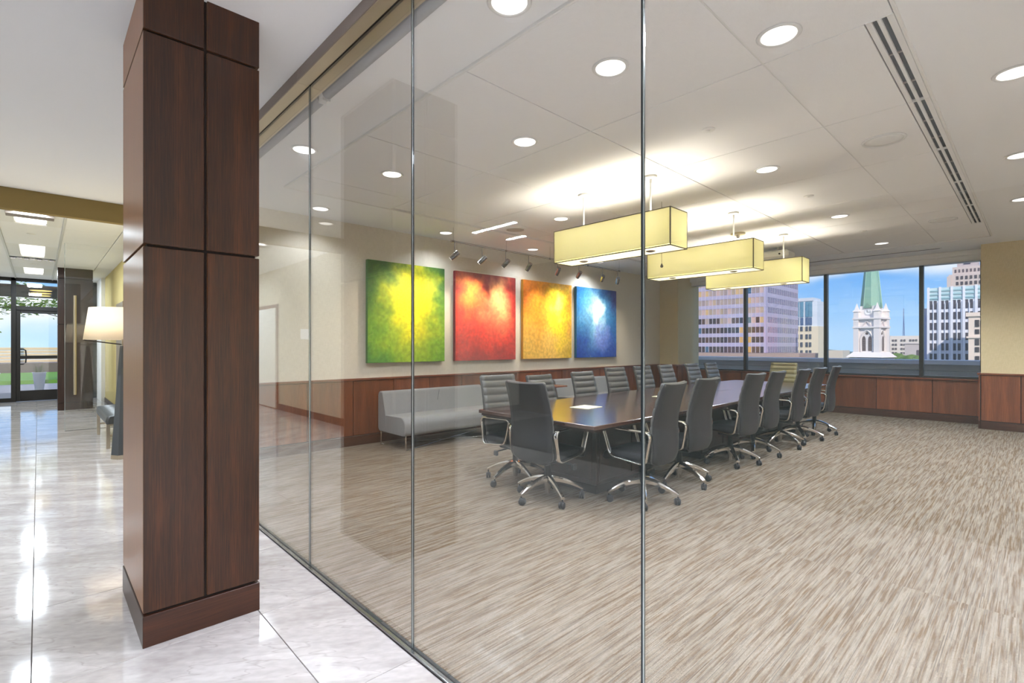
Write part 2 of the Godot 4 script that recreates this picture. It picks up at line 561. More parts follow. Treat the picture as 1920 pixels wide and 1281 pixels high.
func build_shell() -> void:
	var f := struct("floor", V(GX + 0.02, -0.12, -6.6), V(12.1, 0.0, 3.2), M.carpet, "light grey and tan carpet woven in long dashes, covering the conference room")
	f.mesh = bev(f.mesh.get_aabb().size, 0.0)
	# lobby: grout bed with single polished tiles
	var lob := struct("floor", V(-5.0, -0.14, -17.35), V(GX - 0.02, -0.006, 4.0), M.grout, "polished pale stone tile floor of the lobby and entrance hall")
	var pitch := 0.855
	var n := 0
	for i in 8:
		for j in 26:
			var x0 := -0.022 + (i - 6) * pitch
			var z0 := -1.9 + (7 - j) * pitch
			var x1 := minf(x0 + pitch, GX - 0.03)
			if z0 < -7.8 and x1 < -1.35 or z0 + pitch > 4.0 or z0 < -17.3: continue
			if x0 > GX - 0.1: continue
			var t := slab("tile", V(x0 + 0.0018, -0.02, z0 + 0.0018), V(x1 - 0.0018, 0.0, z0 + pitch - 0.0018), M.stone[(i * 3 + j * 2 + n) % 5], lob, 0.0012)
			n += 1
	# ceilings
	var c := struct("ceiling", V(GX, CEIL + 0.012, -6.8), V(12.5, CEIL + 0.25, 3.3), M.paint, "white conference room ceiling with a field of large flat panels")
	var xs := [1.9, 3.135, 4.37, 5.605, 6.84, 8.075, 9.31, 10.55]
	var zs := [-5.48, -4.97, -3.69, -2.41, -1.13, -0.5]
	for i in 7:
		for j in 5:
			var z0: float = zs[j]
			var z1: float = zs[j + 1]
			if i > 0 and i < 6 and j == 4: z1 = -0.625
			if i > 0 and j == 0: z0 = -5.405
			var gz := 0.005
			slab("ceiling_panel", V(xs[i] + 0.0035, CEIL - 0.004, z0 + 0.004), V(xs[i + 1] - 0.0035, CEIL + 0.008, z1 - gz), M.cloud, c, 0.0015)
	slab("grid_shadow_plate", V(1.9, CEIL + 0.0085, -5.48), V(10.55, CEIL + 0.0115, -0.5), mat(C(92, 88, 84), 0.9), c, 0.0)
	slab("grid_tee", V(1.9, CEIL - 0.002, -1.134), V(10.55, CEIL + 0.008, -1.127), M.white, c, 0.0)
	slab("edge_trim", V(1.885, CEIL - 0.008, -5.49), V(1.9, CEIL + 0.012, -0.49), M.white, c)
	slab("edge_trim", V(1.885, CEIL - 0.008, -0.5), V(10.565, CEIL + 0.012, -0.485), M.white, c)
	slab("edge_trim", V(1.885, CEIL - 0.008, -5.495), V(10.565, CEIL + 0.012, -5.48), M.white, c)
	slab("edge_trim", V(10.55, CEIL - 0.012, -5.49), V(10.565, CEIL + 0.012, -0.49), M.diffuser, c)
	struct("ceiling", V(-5.2, CEIL + 0.008, -7.55), V(GX, CEIL + 0.25, 4.2), M.paint, "smooth white lobby ceiling around the walnut column")
	var hc := struct("ceiling", V(-1.5, CEIL + 0.03, -17.6), V(GX + 0.2, CEIL + 0.25, -7.55), M.paint, "white panelled ceiling of the entrance hall with three lit coves")
	# hall ceiling panels beside and between the light coves
	var hz := [-7.7, -8.05, -9.62, -11.58, -13.1, -14.93, -16.25, -17.3]
	for j in 7:
		if j % 2 == 0:
			slab("ceiling_panel", V(-0.395, CEIL, hz[j + 1] + 0.003), V(0.245, CEIL + 0.03, hz[j] - 0.003), M.paint, hc)
	for j in 7:
		slab("ceiling_panel", V(0.275, CEIL, hz[j + 1] + 0.003), V(0.895, CEIL + 0.03, hz[j] - 0.003), M.paint, hc)
		slab("ceiling_panel", V(0.905, CEIL, hz[j + 1] + 0.003), V(1.2, CEIL + 0.03, hz[j] - 0.003), M.paint, hc)
		slab("ceiling_panel", V(-1.33, CEIL, hz[j + 1] + 0.003), V(-0.425, CEIL + 0.03, hz[j] - 0.003), M.paint, hc)
	for x in [-0.41, 0.26]: slab("ceiling_rail", V(x - 0.013, CEIL - 0.012, -17.3), V(x + 0.013, CEIL + 0.03, -7.7), M.white_metal, hc)
	struct("ceiling", V(-5.3, CEIL + 0.25, -17.7), V(12.6, CEIL + 1.1, 4.3), M.concrete, "flat roof slab over the building")
	struct("trim_1", V(-5.0, 2.845, -7.65), V(1.2, CEIL + 0.03, -7.55), M.olive, "olive tan ceiling beam crossing the lobby in front of the entrance hall")
	# conference walls
	var wb := struct("wall_back", V(GX - 0.035, 0.0, ZB - 0.2), V(12.4, CEIL + 0.012, ZB), M.linen, "linen papered long wall carrying the four paintings above timber wainscot")
	wainscot(wb, 0, ZB, 1.0, steps(GX + 0.02, 11.32, 1.273, 0.628))
	var wc := struct("wall_corner", V(11.32, 0.0, ZB), V(12.4, CEIL + 0.012, -6.05), M.linen_gold, "papered corner pier left of the windows")
	wainscot(wc, 1, 11.32, -1.0, [ZB + 0.03, -6.05])
	wainscot(wc, 0, -6.05, 1.0, [11.275, 11.94])
	var ww := struct("wall_window", V(12.03, -0.1, -6.05), V(12.3, 0.755, -0.66), M.concrete, "low wall under the windows clad in timber panels")
	wainscot(ww, 1, 12.03, -1.0, [-6.05, -4.81, -3.9, -3.05, -2.2, -1.349, -0.69], 0.79, true, 0.07)
	struct("wall_head", V(12.0, 2.91, -6.05), V(12.4, CEIL + 0.012, -0.66), M.paint, "white wall strip above the windows")
	var wr := struct("wall_right", V(11.42, 0.0, -0.66), V(12.4, CEIL + 0.012, 3.2), M.linen_gold, "tan papered wall with timber wainscot right of the windows")
	wainscot(wr, 1, 11.42, -1.0, steps(-0.66, 3.1, -0.19, 0.628))
	wainscot(wr, 0, -0.66, -1.0, [11.39, 12.0], 0.93)
	struct("wall_front", V(GX - 0.035, 0.0, 3.1), V(12.4, CEIL + 0.012, 3.3), M.linen, "papered near wall of the conference room outside the picture")
	# lobby and hall walls
	var wh := struct("wall_hall", V(1.2, 0.0, -17.5), V(1.5, CEIL + 0.03, ZB - 0.2), mat(C(206, 188, 132), 0.85, 0.0, 0.2), "yellow lit right wall of the entrance hall")
	slab("baseboard", V(1.185, 0.0, -17.3), V(1.2, 0.11, -6.75), M.plinth, wh)
	slab("white_strip", V(1.12, 0.0, -17.1), V(1.2, CEIL, -15.9), M.paint, wh)  # plain white upright strip on the hall wall
	slab("door_frame", V(1.18, 0.0, -13.3), V(1.2, 2.25, -12.2), M.bronze_dark, wh)
	var wl := struct("wall_left", V(-1.6, 0.0, -17.5), V(-1.33, CEIL + 0.03, -7.65), M.linen, "left wall of the entrance hall")
	slab("baseboard", V(-1.33, 0.0, -17.3), V(-1.312, 0.13, -7.7), M.plinth, wl)
	slab("door_frame", V(-1.33, 0.0, -13.6), V(-1.31, 2.3, -11.4), M.panel[1], wl)
	slab("door_leaf", V(-1.31, 0.02, -13.5), V(-1.3, 2.22, -11.5), M.white, wl)
	var wp := struct("wall_lobby", V(-5.0, 0.0, -7.75), V(-1.33, CEIL + 0.012, -7.65), M.linen, "papered lobby wall left of the entrance hall")
	slab("baseboard", V(-5.0, 0.0, -7.65), V(-1.33, 0.13, -7.63), M.plinth, wp)
	var wo := struct("wall_outer", V(-5.2, 0.0, -7.75), V(-5.0, CEIL + 0.012, 4.2), M.pedestal, "unseen lobby wall opposite the glass partition, darkened to thin its reflection")  # dark finish chosen to thin the veil mirrored in the partition
	slab("baseboard", V(-5.0, 0.0, -7.6), V(-4.98, 0.13, 4.0), M.plinth, wo)
	var rug := slab("added_dark_rug", V(-4.9, 0.0, -6.6), V(-2.3, 0.012, 3.6), mat(C(52, 47, 45), 0.95), self, 0.004)  # added out of view, dark to thin the floor reflection in the glass
	tag(rug, "dark rug added on the unseen lobby side to dim the mirrored floor", "rug")
	struct("wall_lobby_back", V(-5.0, 0.0, 4.0), V(GX + 0.1, CEIL + 0.012, 4.2), M.linen, "papered lobby wall behind the viewer")

func build_windows() -> void:
	var w := thing("window_1", "wide conference room window in a black metal frame looking on the city", "window", V(12.08, 0.79, -3.35))
	w.set_meta("kind", "structure")
	var zs := [-6.05, -4.745, -3.09, -1.515, -0.66]
	for i in 4:
		slab("window_pane", V(12.09, 0.81, zs[i]), V(12.098, 2.93, zs[i + 1]), M.window_glass, w, 0.0)
	for z in [-4.745, -3.09, -1.515]:
		slab("mullion", V(12.04, 0.79, z - 0.032), V(12.16, 2.93, z + 0.032), M.black_frame, w, 0.004)
	slab("mullion", V(12.04, 0.79, -0.705), V(12.16, 2.93, -0.665), M.black_frame, w, 0.004)
	slab("frame_rail", V(12.05, 0.765, -6.05), V(12.16, 0.825, -0.665), M.black_frame, w, 0.004)
	slab("frame_rail", V(12.05, 2.9, -6.05), V(12.16, 2.94, -0.665), M.black_frame, w, 0.004)
	# roller blind: cassette and the rolled cloth with its hem
	var b := thing("roller_blind", "pale grey roller blind rolled up above the conference room windows", "blind", V(11.96, 2.9, -3.35))
	slab("cassette", V(11.9, 2.985, -6.04), V(12.0, CEIL + 0.01, -0.67), M.diffuser, b, 0.006)
	slab("cloth", V(11.965, 2.9, -6.03), V(11.972, 2.99, -0.675), M.diffuser, b, 0.001)
	slab("hem_bar", V(11.958, 2.885, -6.03), V(11.98, 2.905, -0.675), M.white_metal, b, 0.004)
	var d := thing("air_diffuser", "long thin linear ceiling diffuser just in front of the windows", "air diffuser", V(11.3, CEIL + 0.01, -3.4))
	slab("frame", V(11.25, CEIL + 0.002, -5.7), V(11.34, CEIL + 0.012, -1.15), M.white_metal, d, 0.002)
	for x in [11.275, 11.305]: slab("slot", V(x, CEIL, -5.68), V(x + 0.012, CEIL + 0.004, -1.17), M.slot, d, 0.0)
	# entrance storefront
	var s := thing("window_2", "black framed glazed storefront at the end of the entrance hall", "window", V(-0.4, 0.0, -17.4))
	s.set_meta("kind", "structure")
	var fr := func(x0: float, x1: float, y0: float, y1: float): slab("frame_bar", V(x0, y0, -17.46), V(x1, y1, -17.34), M.black_frame, s, 0.004)
	fr.call(-1.33, -0.48, 0.0, 0.1)
	fr.call(-0.49, -0.40, 0.0, CEIL + 0.03)
	fr.call(-1.33, 1.2, 2.99, CEIL + 0.03)
	fr.call(-0.40, 1.2, 2.27, 2.37)
	fr.call(0.95, 1.2, 0.0, CEIL + 0.03)
	slab("window_pane", V(-1.33, 0.1, -17.405), V(-0.49, 3.0, -17.395), M.window_glass, s, 0.0)
	slab("window_pane", V(-0.40, 2.37, -17.405), V(0.95, 3.0, -17.395), M.window_glass, s, 0.0)
	var d1 := thing("door_1", "black framed glass entrance door with a low push bar and curved pull", "door", V(0.27, 0.0, -17.4))
	d1.set_meta("kind", "structure")
	slab("stile", V(-0.40, 0.01, -17.43), V(-0.325, 2.27, -17.37), M.black_frame, d1, 0.004)
	slab("stile", V(0.875, 0.01, -17.43), V(0.95, 2.27, -17.37), M.black_frame, d1, 0.004)
	slab("rail", V(-0.325, 2.2, -17.43), V(0.875, 2.27, -17.37), M.black_frame, d1, 0.004)
	slab("rail", V(-0.325, 0.01, -17.43), V(0.875, 0.27, -17.37), M.black_frame, d1, 0.004)
	slab("push_bar", V(-0.325, 1.06, -17.42), V(0.875, 1.14, -17.36), M.black_frame, d1, 0.006)
	slab("door_pane", V(-0.325, 0.27, -17.404), V(0.875, 2.2, -17.396), M.window_glass, d1, 0.0)
	var h := MB.new()
	h.tube([V(-0.33, 1.3, -17.35), V(-0.27, 1.3, -17.32), V(-0.23, 1.27, -17.31), V(-0.22, 1.12, -17.31), V(-0.23, 0.97, -17.31), V(-0.27, 0.93, -17.32), V(-0.33, 0.93, -17.35)], 0.014, 8)
	part("door_handle", h.done(), M.black, d1, -d1.position)

func build_partition() -> void:
	var g := thing("glass_partition", "frameless floor to ceiling glass partition between lobby and conference room", "partition", V(GX, 0.0, -1.7))
	var js := [ZB, -5.52, -4.335, -3.142, -1.957, -0.765, 0.425, 1.615, 3.1]
	for i in js.size() - 1:
		var p := slab("glass_pane", V(GX - 0.006, 0.012, js[i] + 0.003), V(GX + 0.006, 3.05, js[i + 1] - 0.003), M.glass, g, 0.0)
	for i in range(1, js.size() - 1):
		var z: float = js[i]
		slab("pane_edge", V(GX - 0.0062, 0.012, z - 0.0036), V(GX + 0.0062, 3.05, z + 0.0022), M.glass_edge, g, 0.0)
		slab("pane_edge", V(GX - 0.0062, 0.012, z + 0.0022), V(GX - 0.003, 3.05, z + 0.0048), M.glass_edge_bright, g, 0.0)
	# floor channel
	slab("floor_channel", V(GX - 0.028, -0.005, ZB), V(GX - 0.012, 0.012, 3.1), M.steel, g, 0.001)
	slab("floor_channel", V(GX - 0.011, -0.01, ZB), V(GX + 0.012, 0.008, 3.1), M.black, g, 0.0)
	# header: outer fascia, two flanges with the slot for the glass between them
	for q in [[ZB, -3.142], [-3.142, 3.1]]:
		slab("header_fascia", V(GX - 0.085, 3.005, q[0] + 0.001), V(GX - 0.078, CEIL + 0.01, q[1] - 0.001), M.bronze_dark, g, 0.001)
		slab("header_flange", V(GX - 0.078, 3.005, q[0] + 0.001), V(GX - 0.01, 3.02, q[1] - 0.001), M.bronze, g, 0.001)
		slab("header_flange", V(GX + 0.01, 3.005, q[0] + 0.001), V(GX + 0.085, 3.02, q[1] - 0.001), M.bronze, g, 0.001)
	slab("header_slot", V(GX - 0.01, 3.02, ZB), V(GX + 0.01, 3.06, 3.1), M.black, g, 0.0)
	for q in [[ZB + 0.02, -3.28], [-3.2, 3.0]]:
		var b := thing("shade_roller", "rolled up %s fabric shade along the inside of the glass partition header" % ["far grey" if q[1] < 0 else "near grey"], "blind", V(GX + 0.135, 3.03, (q[0] + q[1]) * 0.5))
		var mb := MB.new()
		mb.tube([V(0, 0, (q[0] - q[1]) * 0.5), V(0, 0, (q[1] - q[0]) * 0.5)], 0.034, 20)
		part("roll", mb.done(), mat(C(150, 152, 156), 0.7), b)
		for e in [-1.0, 1.0]: part("bracket", bev(V(0.05, 0.085, 0.006), 0.001), M.white_metal, b, V(0, 0, e * ((q[1] - q[0]) * 0.5 + 0.008)))

func build_column() -> void:
	var x0 := 0.346
	var x1 := 0.838
	var z0 := -3.545
	var z1 := -2.805
	var c := thing("walnut_column", "tall square column clad in dark walnut panels with black reveal joints", "column", V(0.592, 0.0, -3.175))
	slab("core", V(x0 + 0.016, 0.0, z0 + 0.016), V(x1 - 0.016, CEIL + 0.008, z1 - 0.016), M.backing, c, 0.0)
	var rows := [[0.158, 1.836], [1.85, 2.82], [2.834, CEIL + 0.008]]
	var k := 0
	for r in rows:
		for q in [[x0, 0.587], [0.601, x1]]:
			slab("panel", V(q[0], r[0], z1 - 0.018), V(q[1], r[1], z1), M.walnut[k % 3], c, 0.0015)
			slab("panel", V(q[0], r[0], z0), V(q[1], r[1], z0 + 0.018), M.walnut[k % 3], c, 0.0015)
			k += 1
		slab("panel", V(x0, r[0], z0 + 0.0185), V(x0 + 0.018, r[1], z1 - 0.0185), M.walnut[k % 3], c, 0.0015)
		slab("panel", V(x1 - 0.018, r[0], z0 + 0.0185), V(x1, r[1], z1 - 0.0185), M.walnut[(k + 1) % 3], c, 0.0015)
	slab("plinth", V(x0 - 0.002, 0.0, z0 - 0.002), V(x1 + 0.002, 0.144, z1 + 0.002), M.plinth, c, 0.002)

# ------------------------------------------------------------------ furniture
func prof(t: float) -> Vector2:      # (y, z) of the chair back's middle line, bottom to top
	var ys := [0.375, 0.44, 0.53, 0.62, 0.71, 0.80, 0.90, 0.99, 1.065]
	var zs := [0.222, 0.238, 0.243, 0.238, 0.238, 0.252, 0.277, 0.305, 0.330]
	var f := clampf(t, 0.0, 1.0) * 8.0
	var i := mini(int(f), 7)
	var q := f - i
	var p := maxi(i - 1, 0)
	var n := mini(i + 2, 8)
	return Vector2(cubic_interpolate(ys[i], ys[i + 1], ys[p], ys[n], q), cubic_interpolate(zs[i], zs[i + 1], zs[p], zs[n], q))

func back_mesh(front: bool) -> ArrayMesh:
	var mb := MB.new()
	var rings := []
	var nn := 90 if front else 30
	for j in nn + 1:
		var t := float(j) / nn
		var p := prof(t)
		var d := (prof(t + 0.01) - prof(t - 0.01)).normalized()
		var nrm := Vector2(d.y, -d.x)      # points to the front (-z)
		var half := lerpf(0.243, 0.228, smoothstep(0.35, 1.0, t)) - 0.05 * pow(maxf(0.0, 1.0 - t / 0.12), 2.0) - 0.012 * pow(maxf(0.0, (t - 0.96) / 0.04), 2.0)
		if front: half -= 0.006
		var rib := 0.0
		if front: rib = 0.017 * pow(absf(sin(PI * (t * 10.0))), 0.55)
		var ring := []
		var m := 9
		for k in m:
			var u := -1.0 + 2.0 * k / (m - 1)
			var curve := 0.022 * u * u
			var edge := 1.0 - pow(absf(u), 8.0) * 0.55
			var o := (0.012 + rib * edge) if front else -0.004
			ring.append(V(u * half, p.x + nrm.x * (o + curve), p.y + nrm.y * (o + curve)))
		for k in m:
			var u := 1.0 - 2.0 * k / (m - 1)
			var curve := 0.022 * u * u
			var o := (-0.004 if front else -0.026 * (1.0 - pow(absf(u), 6.0) * 0.5))
			ring.append(V(u * half, p.x + nrm.x * (o + curve), p.y + nrm.y * (o + curve)))
		rings.append(ring)
	mb.loft(rings, 0)
	return mb.done()

func seat_mesh() -> ArrayMesh:
	var mb := MB.new()
	var rings := []
	var n := 22
	for j in n + 1:
		var t := float(j) / n
		var z := lerpf(0.215, -0.275, t)
		var e := 1.0 - pow(maxf(0.0, absf(t - 0.5) * 2.0 - 0.82) / 0.18, 2.0)
		var drop := 0.035 * pow(maxf(0.0, (t - 0.65) / 0.35), 2.0)
		var half := 0.238 * (0.9 + 0.1 * sqrt(maxf(e, 0.0)))
		var th := 0.05 * (0.3 + 0.7 * sqrt(maxf(e, 0.0)))
		var ring := []
		for k in 20:
			var a := TAU * k / 20
			var cx := signf(cos(a)) * pow(absf(cos(a)), 0.35)
			var sy := signf(sin(a)) * pow(absf(sin(a)), 0.55)
			ring.append(V(cx * half, 0.432 - drop + sy * th, z))
		rings.append(ring)
	mb.loft(rings, 0)
	return mb.done()

func make_chair() -> Node3D:
	var t := thing("office_chair", "", "chair")
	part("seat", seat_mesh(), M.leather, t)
	var pad := part("back_pad", back_mesh(true), M.leather_front_lit, t)
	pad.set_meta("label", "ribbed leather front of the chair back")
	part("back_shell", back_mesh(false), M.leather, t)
	var path := rounded([V(0, 0.385, 0.175), V(0, 0.655, 0.222), V(0, 0.672, -0.245), V(0, 0.425, -0.165)], 0.06, 5)
	var arm := MB.new()
	arm.band(path, 0.052, 0.018)
	var am := arm.done()
	for s in [-1.0, 1.0]: part("armrest", am, M.chrome, t, V(s * 0.262, 0, 0))
	part("tilt_mechanism", bev(V(0.2, 0.055, 0.26), 0.012), M.black, t, V(0, 0.358, 0.02))
	var lv := MB.new()
	lv.tube([V(0.06, 0.35, -0.02), V(0.2, 0.345, -0.03), V(0.27, 0.34, -0.03)], 0.008, 8)
	lv.box(V(0.275, 0.325, -0.03), V(0.03, 0.05, 0.05), 0.01)
	part("lever", lv.done(), M.black, t)
	var cyl := MB.new()
	cyl.lathe([[0.0, 0.20], [0.029, 0.20], [0.029, 0.335], [0.036, 0.34], [0.036, 0.36], [0.0, 0.36]], 18, Vector3.ZERO, 0)
	part("gas_cylinder", cyl.done(), M.black, t)
	var hub := MB.new()
	hub.lathe([[0.0, 0.05], [0.022, 0.05], [0.022, 0.085], [0.028, 0.088], [0.030, 0.13], [0.042, 0.14], [0.044, 0.19], [0.036, 0.205], [0.0, 0.206]], 18)
	part("hub", hub.done(), M.chrome, t)
	var leg := MB.new()
	var rings := []
	for j in 9:
		var q := j / 8.0
		var r := lerpf(0.03, 0.318, q)
		var y := 0.185 - 0.095 * pow(q, 1.7)
		var hh := lerpf(0.027, 0.012, q)
		var hw := lerpf(0.024, 0.016, q)
		rings.append([V(-hw, y - hh, -r), V(hw, y - hh, -r), V(hw * 1.05, y + hh * 0.3, -r), V(hw * 0.6, y + hh, -r), V(-hw * 0.6, y + hh, -r), V(-hw * 1.05, y + hh * 0.3, -r)])
	leg.loft(rings, -1)
	var lm := leg.done()
	var cast := MB.new()
	cast.tube([V(0, 0.055, 0), V(0, 0.092, 0)], 0.007, 8)
	for s in [-1.0, 1.0]:
		var wr := []
		for p in [[0.0, 0.004], [0.026, 0.004], [0.030, 0.008], [0.030, 0.018], [0.024, 0.023], [0.0, 0.024]]:
			var ring := []
			for k in 16: ring.append(V(s * p[1], 0.030 + p[0] * cos(TAU * k / 16), 0.012 + p[0] * sin(TAU * k / 16)))
			wr.append(ring)
		cast.loft(wr, 0)
	cast.box(V(0, 0.046, 0.006), V(0.02, 0.03, 0.04), 0.006)
	var cm := cast.done()
	for k in 5:
		var a := 90.0 + 72.0 * k
		part("base_leg", lm, M.chrome, t, Vector3.ZERO, V(0, a, 0))
		var d := Vector3(0, 0, -0.31).rotated(Vector3.UP, deg_to_rad(a))
		part("caster", cm, M.black, t, d, V(0, a + [20, -60, 130, 75, -15][k], 0))
	return t

func copy(o: Node3D) -> Node3D:
	var base := String(o.name).rstrip("0123456789").rstrip("_")
	var c: Node3D = o.duplicate()
	c.name = numbered(base)
	add_child(c)
	return c

func build_chairs() -> void:
	var proto := make_chair()
	# [x, z, turn, turn of the base, height change, label]
	var list := [
		[3.35, -3.06, -88.0, 10.0, 0.0, "dark grey office chair at the near end of the table, its back to the glass"],
		[3.92, -2.44, 4.0, 22.0, 0.0, "dark grey office chair on the window-lit right side of the table, nearest the glass"],
		[4.70, -2.50, 0.0, -8.0, 0.0, "second dark grey office chair from the glass on the right side of the table"],
		[5.92, -2.50, -3.0, 30.0, 0.0, "third dark grey office chair on the right side, after a wide gap in the row"],
		[6.60, -2.50, 0.0, 12.0, 0.0, "fourth dark grey office chair on the right side, beside the one after the gap"],
		[7.45, -2.46, 2.0, -20.0, 0.0, "third from the far end of the dark grey chairs on the right side"],
		[8.15, -2.45, -2.0, 25.0, 0.0, "dark grey office chair next to last on the right side, towards the windows"],
		[8.95, -2.45, 3.0, 0.0, 0.0, "farthest dark grey office chair on the right side, in front of the window wainscot"],
		[3.55, -3.69, 176.0, 35.0, 0.0, "ribbed grey office chair at the table corner in front of the grey sofa"],
		[4.47, -3.92, 182.0, 0.0, -0.045, "low ribbed office chair second on the sofa side, partly behind the near chair"],
		[5.30, -3.92, 180.0, 15.0, -0.035, "ribbed grey office chair third on the sofa side, before the far sofa's left end"],
		[6.05, -3.93, 178.0, 40.0, 0.0, "ribbed grey office chair fourth on the sofa side, right of the paper sheet"],
		[6.77, -3.92, 180.0, 10.0, 0.0, "ribbed grey office chair seen behind the thick glass joint on the sofa side"],
		[7.48, -3.92, 182.0, -12.0, 0.0, "ribbed grey office chair on the sofa side in front of the room's far corner"],
		[8.38, -3.92, 180.0, 5.0, 0.0, "ribbed grey office chair next to last on the sofa side, left of the window"],
		[9.10, -3.92, 179.0, 28.0, 0.0, "ribbed grey office chair last on the sofa side, in front of the first window"],
		[9.72, -3.24, 90.0, 0.0, 0.0, "ribbed office chair at the far head of the table, khaki light tint painted in"],
	]
	for i in list.size():
		var q: Array = list[i]
		var c := proto if i == 0 else copy(proto)
		c.position = V(q[0], 0.0, q[1])
		c.rotation.y = deg_to_rad(q[2])
		tag(c, q[5], "chair", "office chairs around the conference table")
		for ch in c.get_children():
			var nm := String(ch.name)
			if nm.begins_with("base_leg") or nm.begins_with("caster"):
				ch.transform = Transform3D(Basis(Vector3.UP, deg_to_rad(q[3])), Vector3.ZERO) * ch.transform
			elif nm.begins_with("seat") or nm.begins_with("back") or nm.begins_with("armrest") or nm.begins_with("tilt") or nm.begins_with("lever"):
				ch.position.y += q[4]
			if i == 16 and nm.begins_with("back_pad"): ch.material_override = M.leather_khaki_light

func build_table() -> void:
	var t := thing("conference_table", "long dark walnut conference table with a glossy top on panelled pedestals", "table", V(6.4, 0.0, -3.2))
	var poly := []
	for i in 13:
		var q := i / 12.0
		poly.append(Vector2(lerpf(3.21, 9.55, q), -2.43 + 0.03 * sin(PI * q)))
	for i in 13:
		var q := 1.0 - i / 12.0
		poly.append(Vector2(lerpf(3.22, 9.55, q), -3.88 - 0.07 * q - 0.12 * sin(PI * q)))
	var shrink := func(p: Vector2, d: float): return p + (Vector2(6.4, -3.2) - p).sign() * d
	var loc := func(ps: Array, d: float): return ps.map(func(p): return shrink.call(p, d) - Vector2(6.4, -3.2))
	var mb := MB.new()
	var pr: Array = loc.call(poly, 0.0)
	var rings := []
	for e in [[0.708, 0.0], [0.736, 0.0], [0.74, 0.004]]:
		rings.append(loc.call(poly, e[1]).map(func(p): return V(p.x, e[0], p.y)))
	mb.loft(rings, -1)
	part("tabletop", mb.done(), M.table, t)
	var ap := MB.new()
	ap.prism(loc.call(poly, 0.02), 0.685, 0.708)
	part("edge_band", ap.done(), M.pedestal, t)
	for x in [4.28, 6.38, 8.55]:
		var p := slab("pedestal", V(x - 0.55, 0.09, -3.46), V(x + 0.55, 0.688, -2.80), M.pedestal, t, 0.004)
		for e in [-1.0, 1.0]:
			part("side_panel", bev(V(0.012, 0.52, 0.56), 0.003), M.pedestal, p, V(e * 0.553, 0, 0))
			for k in [-1.0, 1.0]: part("side_panel", bev(V(0.5, 0.52, 0.012), 0.003), M.pedestal, p, V(k * 0.265, 0, e * 0.333))
		part("kick_plate", bev(V(1.04, 0.09, 0.6), 0.002), M.backing, p, V(0, -0.344, 0))
	for x in [7.2, 8.6]:
		slab("cable_hatch", V(x - 0.16, 0.7395, -3.32), V(x + 0.16, 0.7415, -3.12), M.table, t, 0.001)
	# cream sheets
	var s1 := slab("paper_sheet", V(4.02, 0.741, -3.37), V(4.29, 0.744, -3.14), mat(C(236, 226, 190), 0.8))
	s1.rotation.y = deg_to_rad(4.0)
	tag(s1, "cream paper sheet lying on the near end of the table", "paper")
	var s2 := slab("paper_sheet", V(5.62, 0.741, -3.36), V(5.86, 0.744, -3.14), mat(C(236, 226, 190), 0.8))
	tag(s2, "cream paper sheet on the table half hidden behind the second right-hand chair", "paper")

func sofa(called_label: String, x0: float, x1: float) -> void:
	var s := thing("sofa", called_label, "sofa", V((x0 + x1) * 0.5, 0.0, -6.02), 0.0, "grey sofas along the back wall")
	var L := (x1 - x0) * 0.5
	var ext := func(pts: Array, a: float, b: float) -> ArrayMesh:
		var mb := MB.new()
		var cc := Vector2.ZERO
		for p in pts: cc += p
		cc /= pts.size()
		var rings := []
		for e in [[a, 0.94], [a + 0.006, 0.98], [a + 0.016, 1.0], [b - 0.016, 1.0], [b - 0.006, 0.98], [b, 0.94]]:
			rings.append(pts.map(func(p): return V(e[0], lerpf(cc.y, p.y, e[1]), lerpf(cc.x, p.x, e[1]))))
		mb.loft(rings, 0)
		return mb.done()
	var rp := func(pts: Array, r: float): return rounded(pts.map(func(p): return V(p.x, p.y, 0)), r, 5).map(func(p): return Vector2(p.x, p.y))
	# outline as (z, y)
	var back: Array = rp.call([Vector2(-0.36, 0.19), Vector2(-0.36, 0.745), Vector2(-0.245, 0.755), Vector2(-0.15, 0.42), Vector2(-0.12, 0.19)], 0.05)
	var seat: Array = rp.call([Vector2(-0.20, 0.19), Vector2(-0.20, 0.43), Vector2(0.28, 0.44), Vector2(0.355, 0.36), Vector2(0.34, 0.19)], 0.06)
	part("backrest", ext.call(back, -L, L), M.sofa, s)
	part("seat", ext.call(seat, -L + 0.002, L - 0.002), M.sofa, s)
	part("seam", bev(V(0.006, 0.30, 0.004), 0.001), mat(C(120, 118, 116), 0.9), s, V(0.0, 0.59, -0.192), V(16, 0, 0))
	for e in [-1.0, 1.0]:
		for z in [-0.33, 0.32]:
			part("leg", bev(V(0.016, 0.2, 0.016), 0.003), M.chrome, s, V(e * (L - 0.03), 0.1, z))
	for e in [-1.0, 1.0]:
		var mb := MB.new()
		mb.tube([V(-L + 0.03, 0.008, e * 0.32), V(0.0, 0.012, 0.0), V(L - 0.03, 0.008, -e * 0.32)], 0.006, 8)
		part("cross_rod", mb.done(), M.chrome, s)

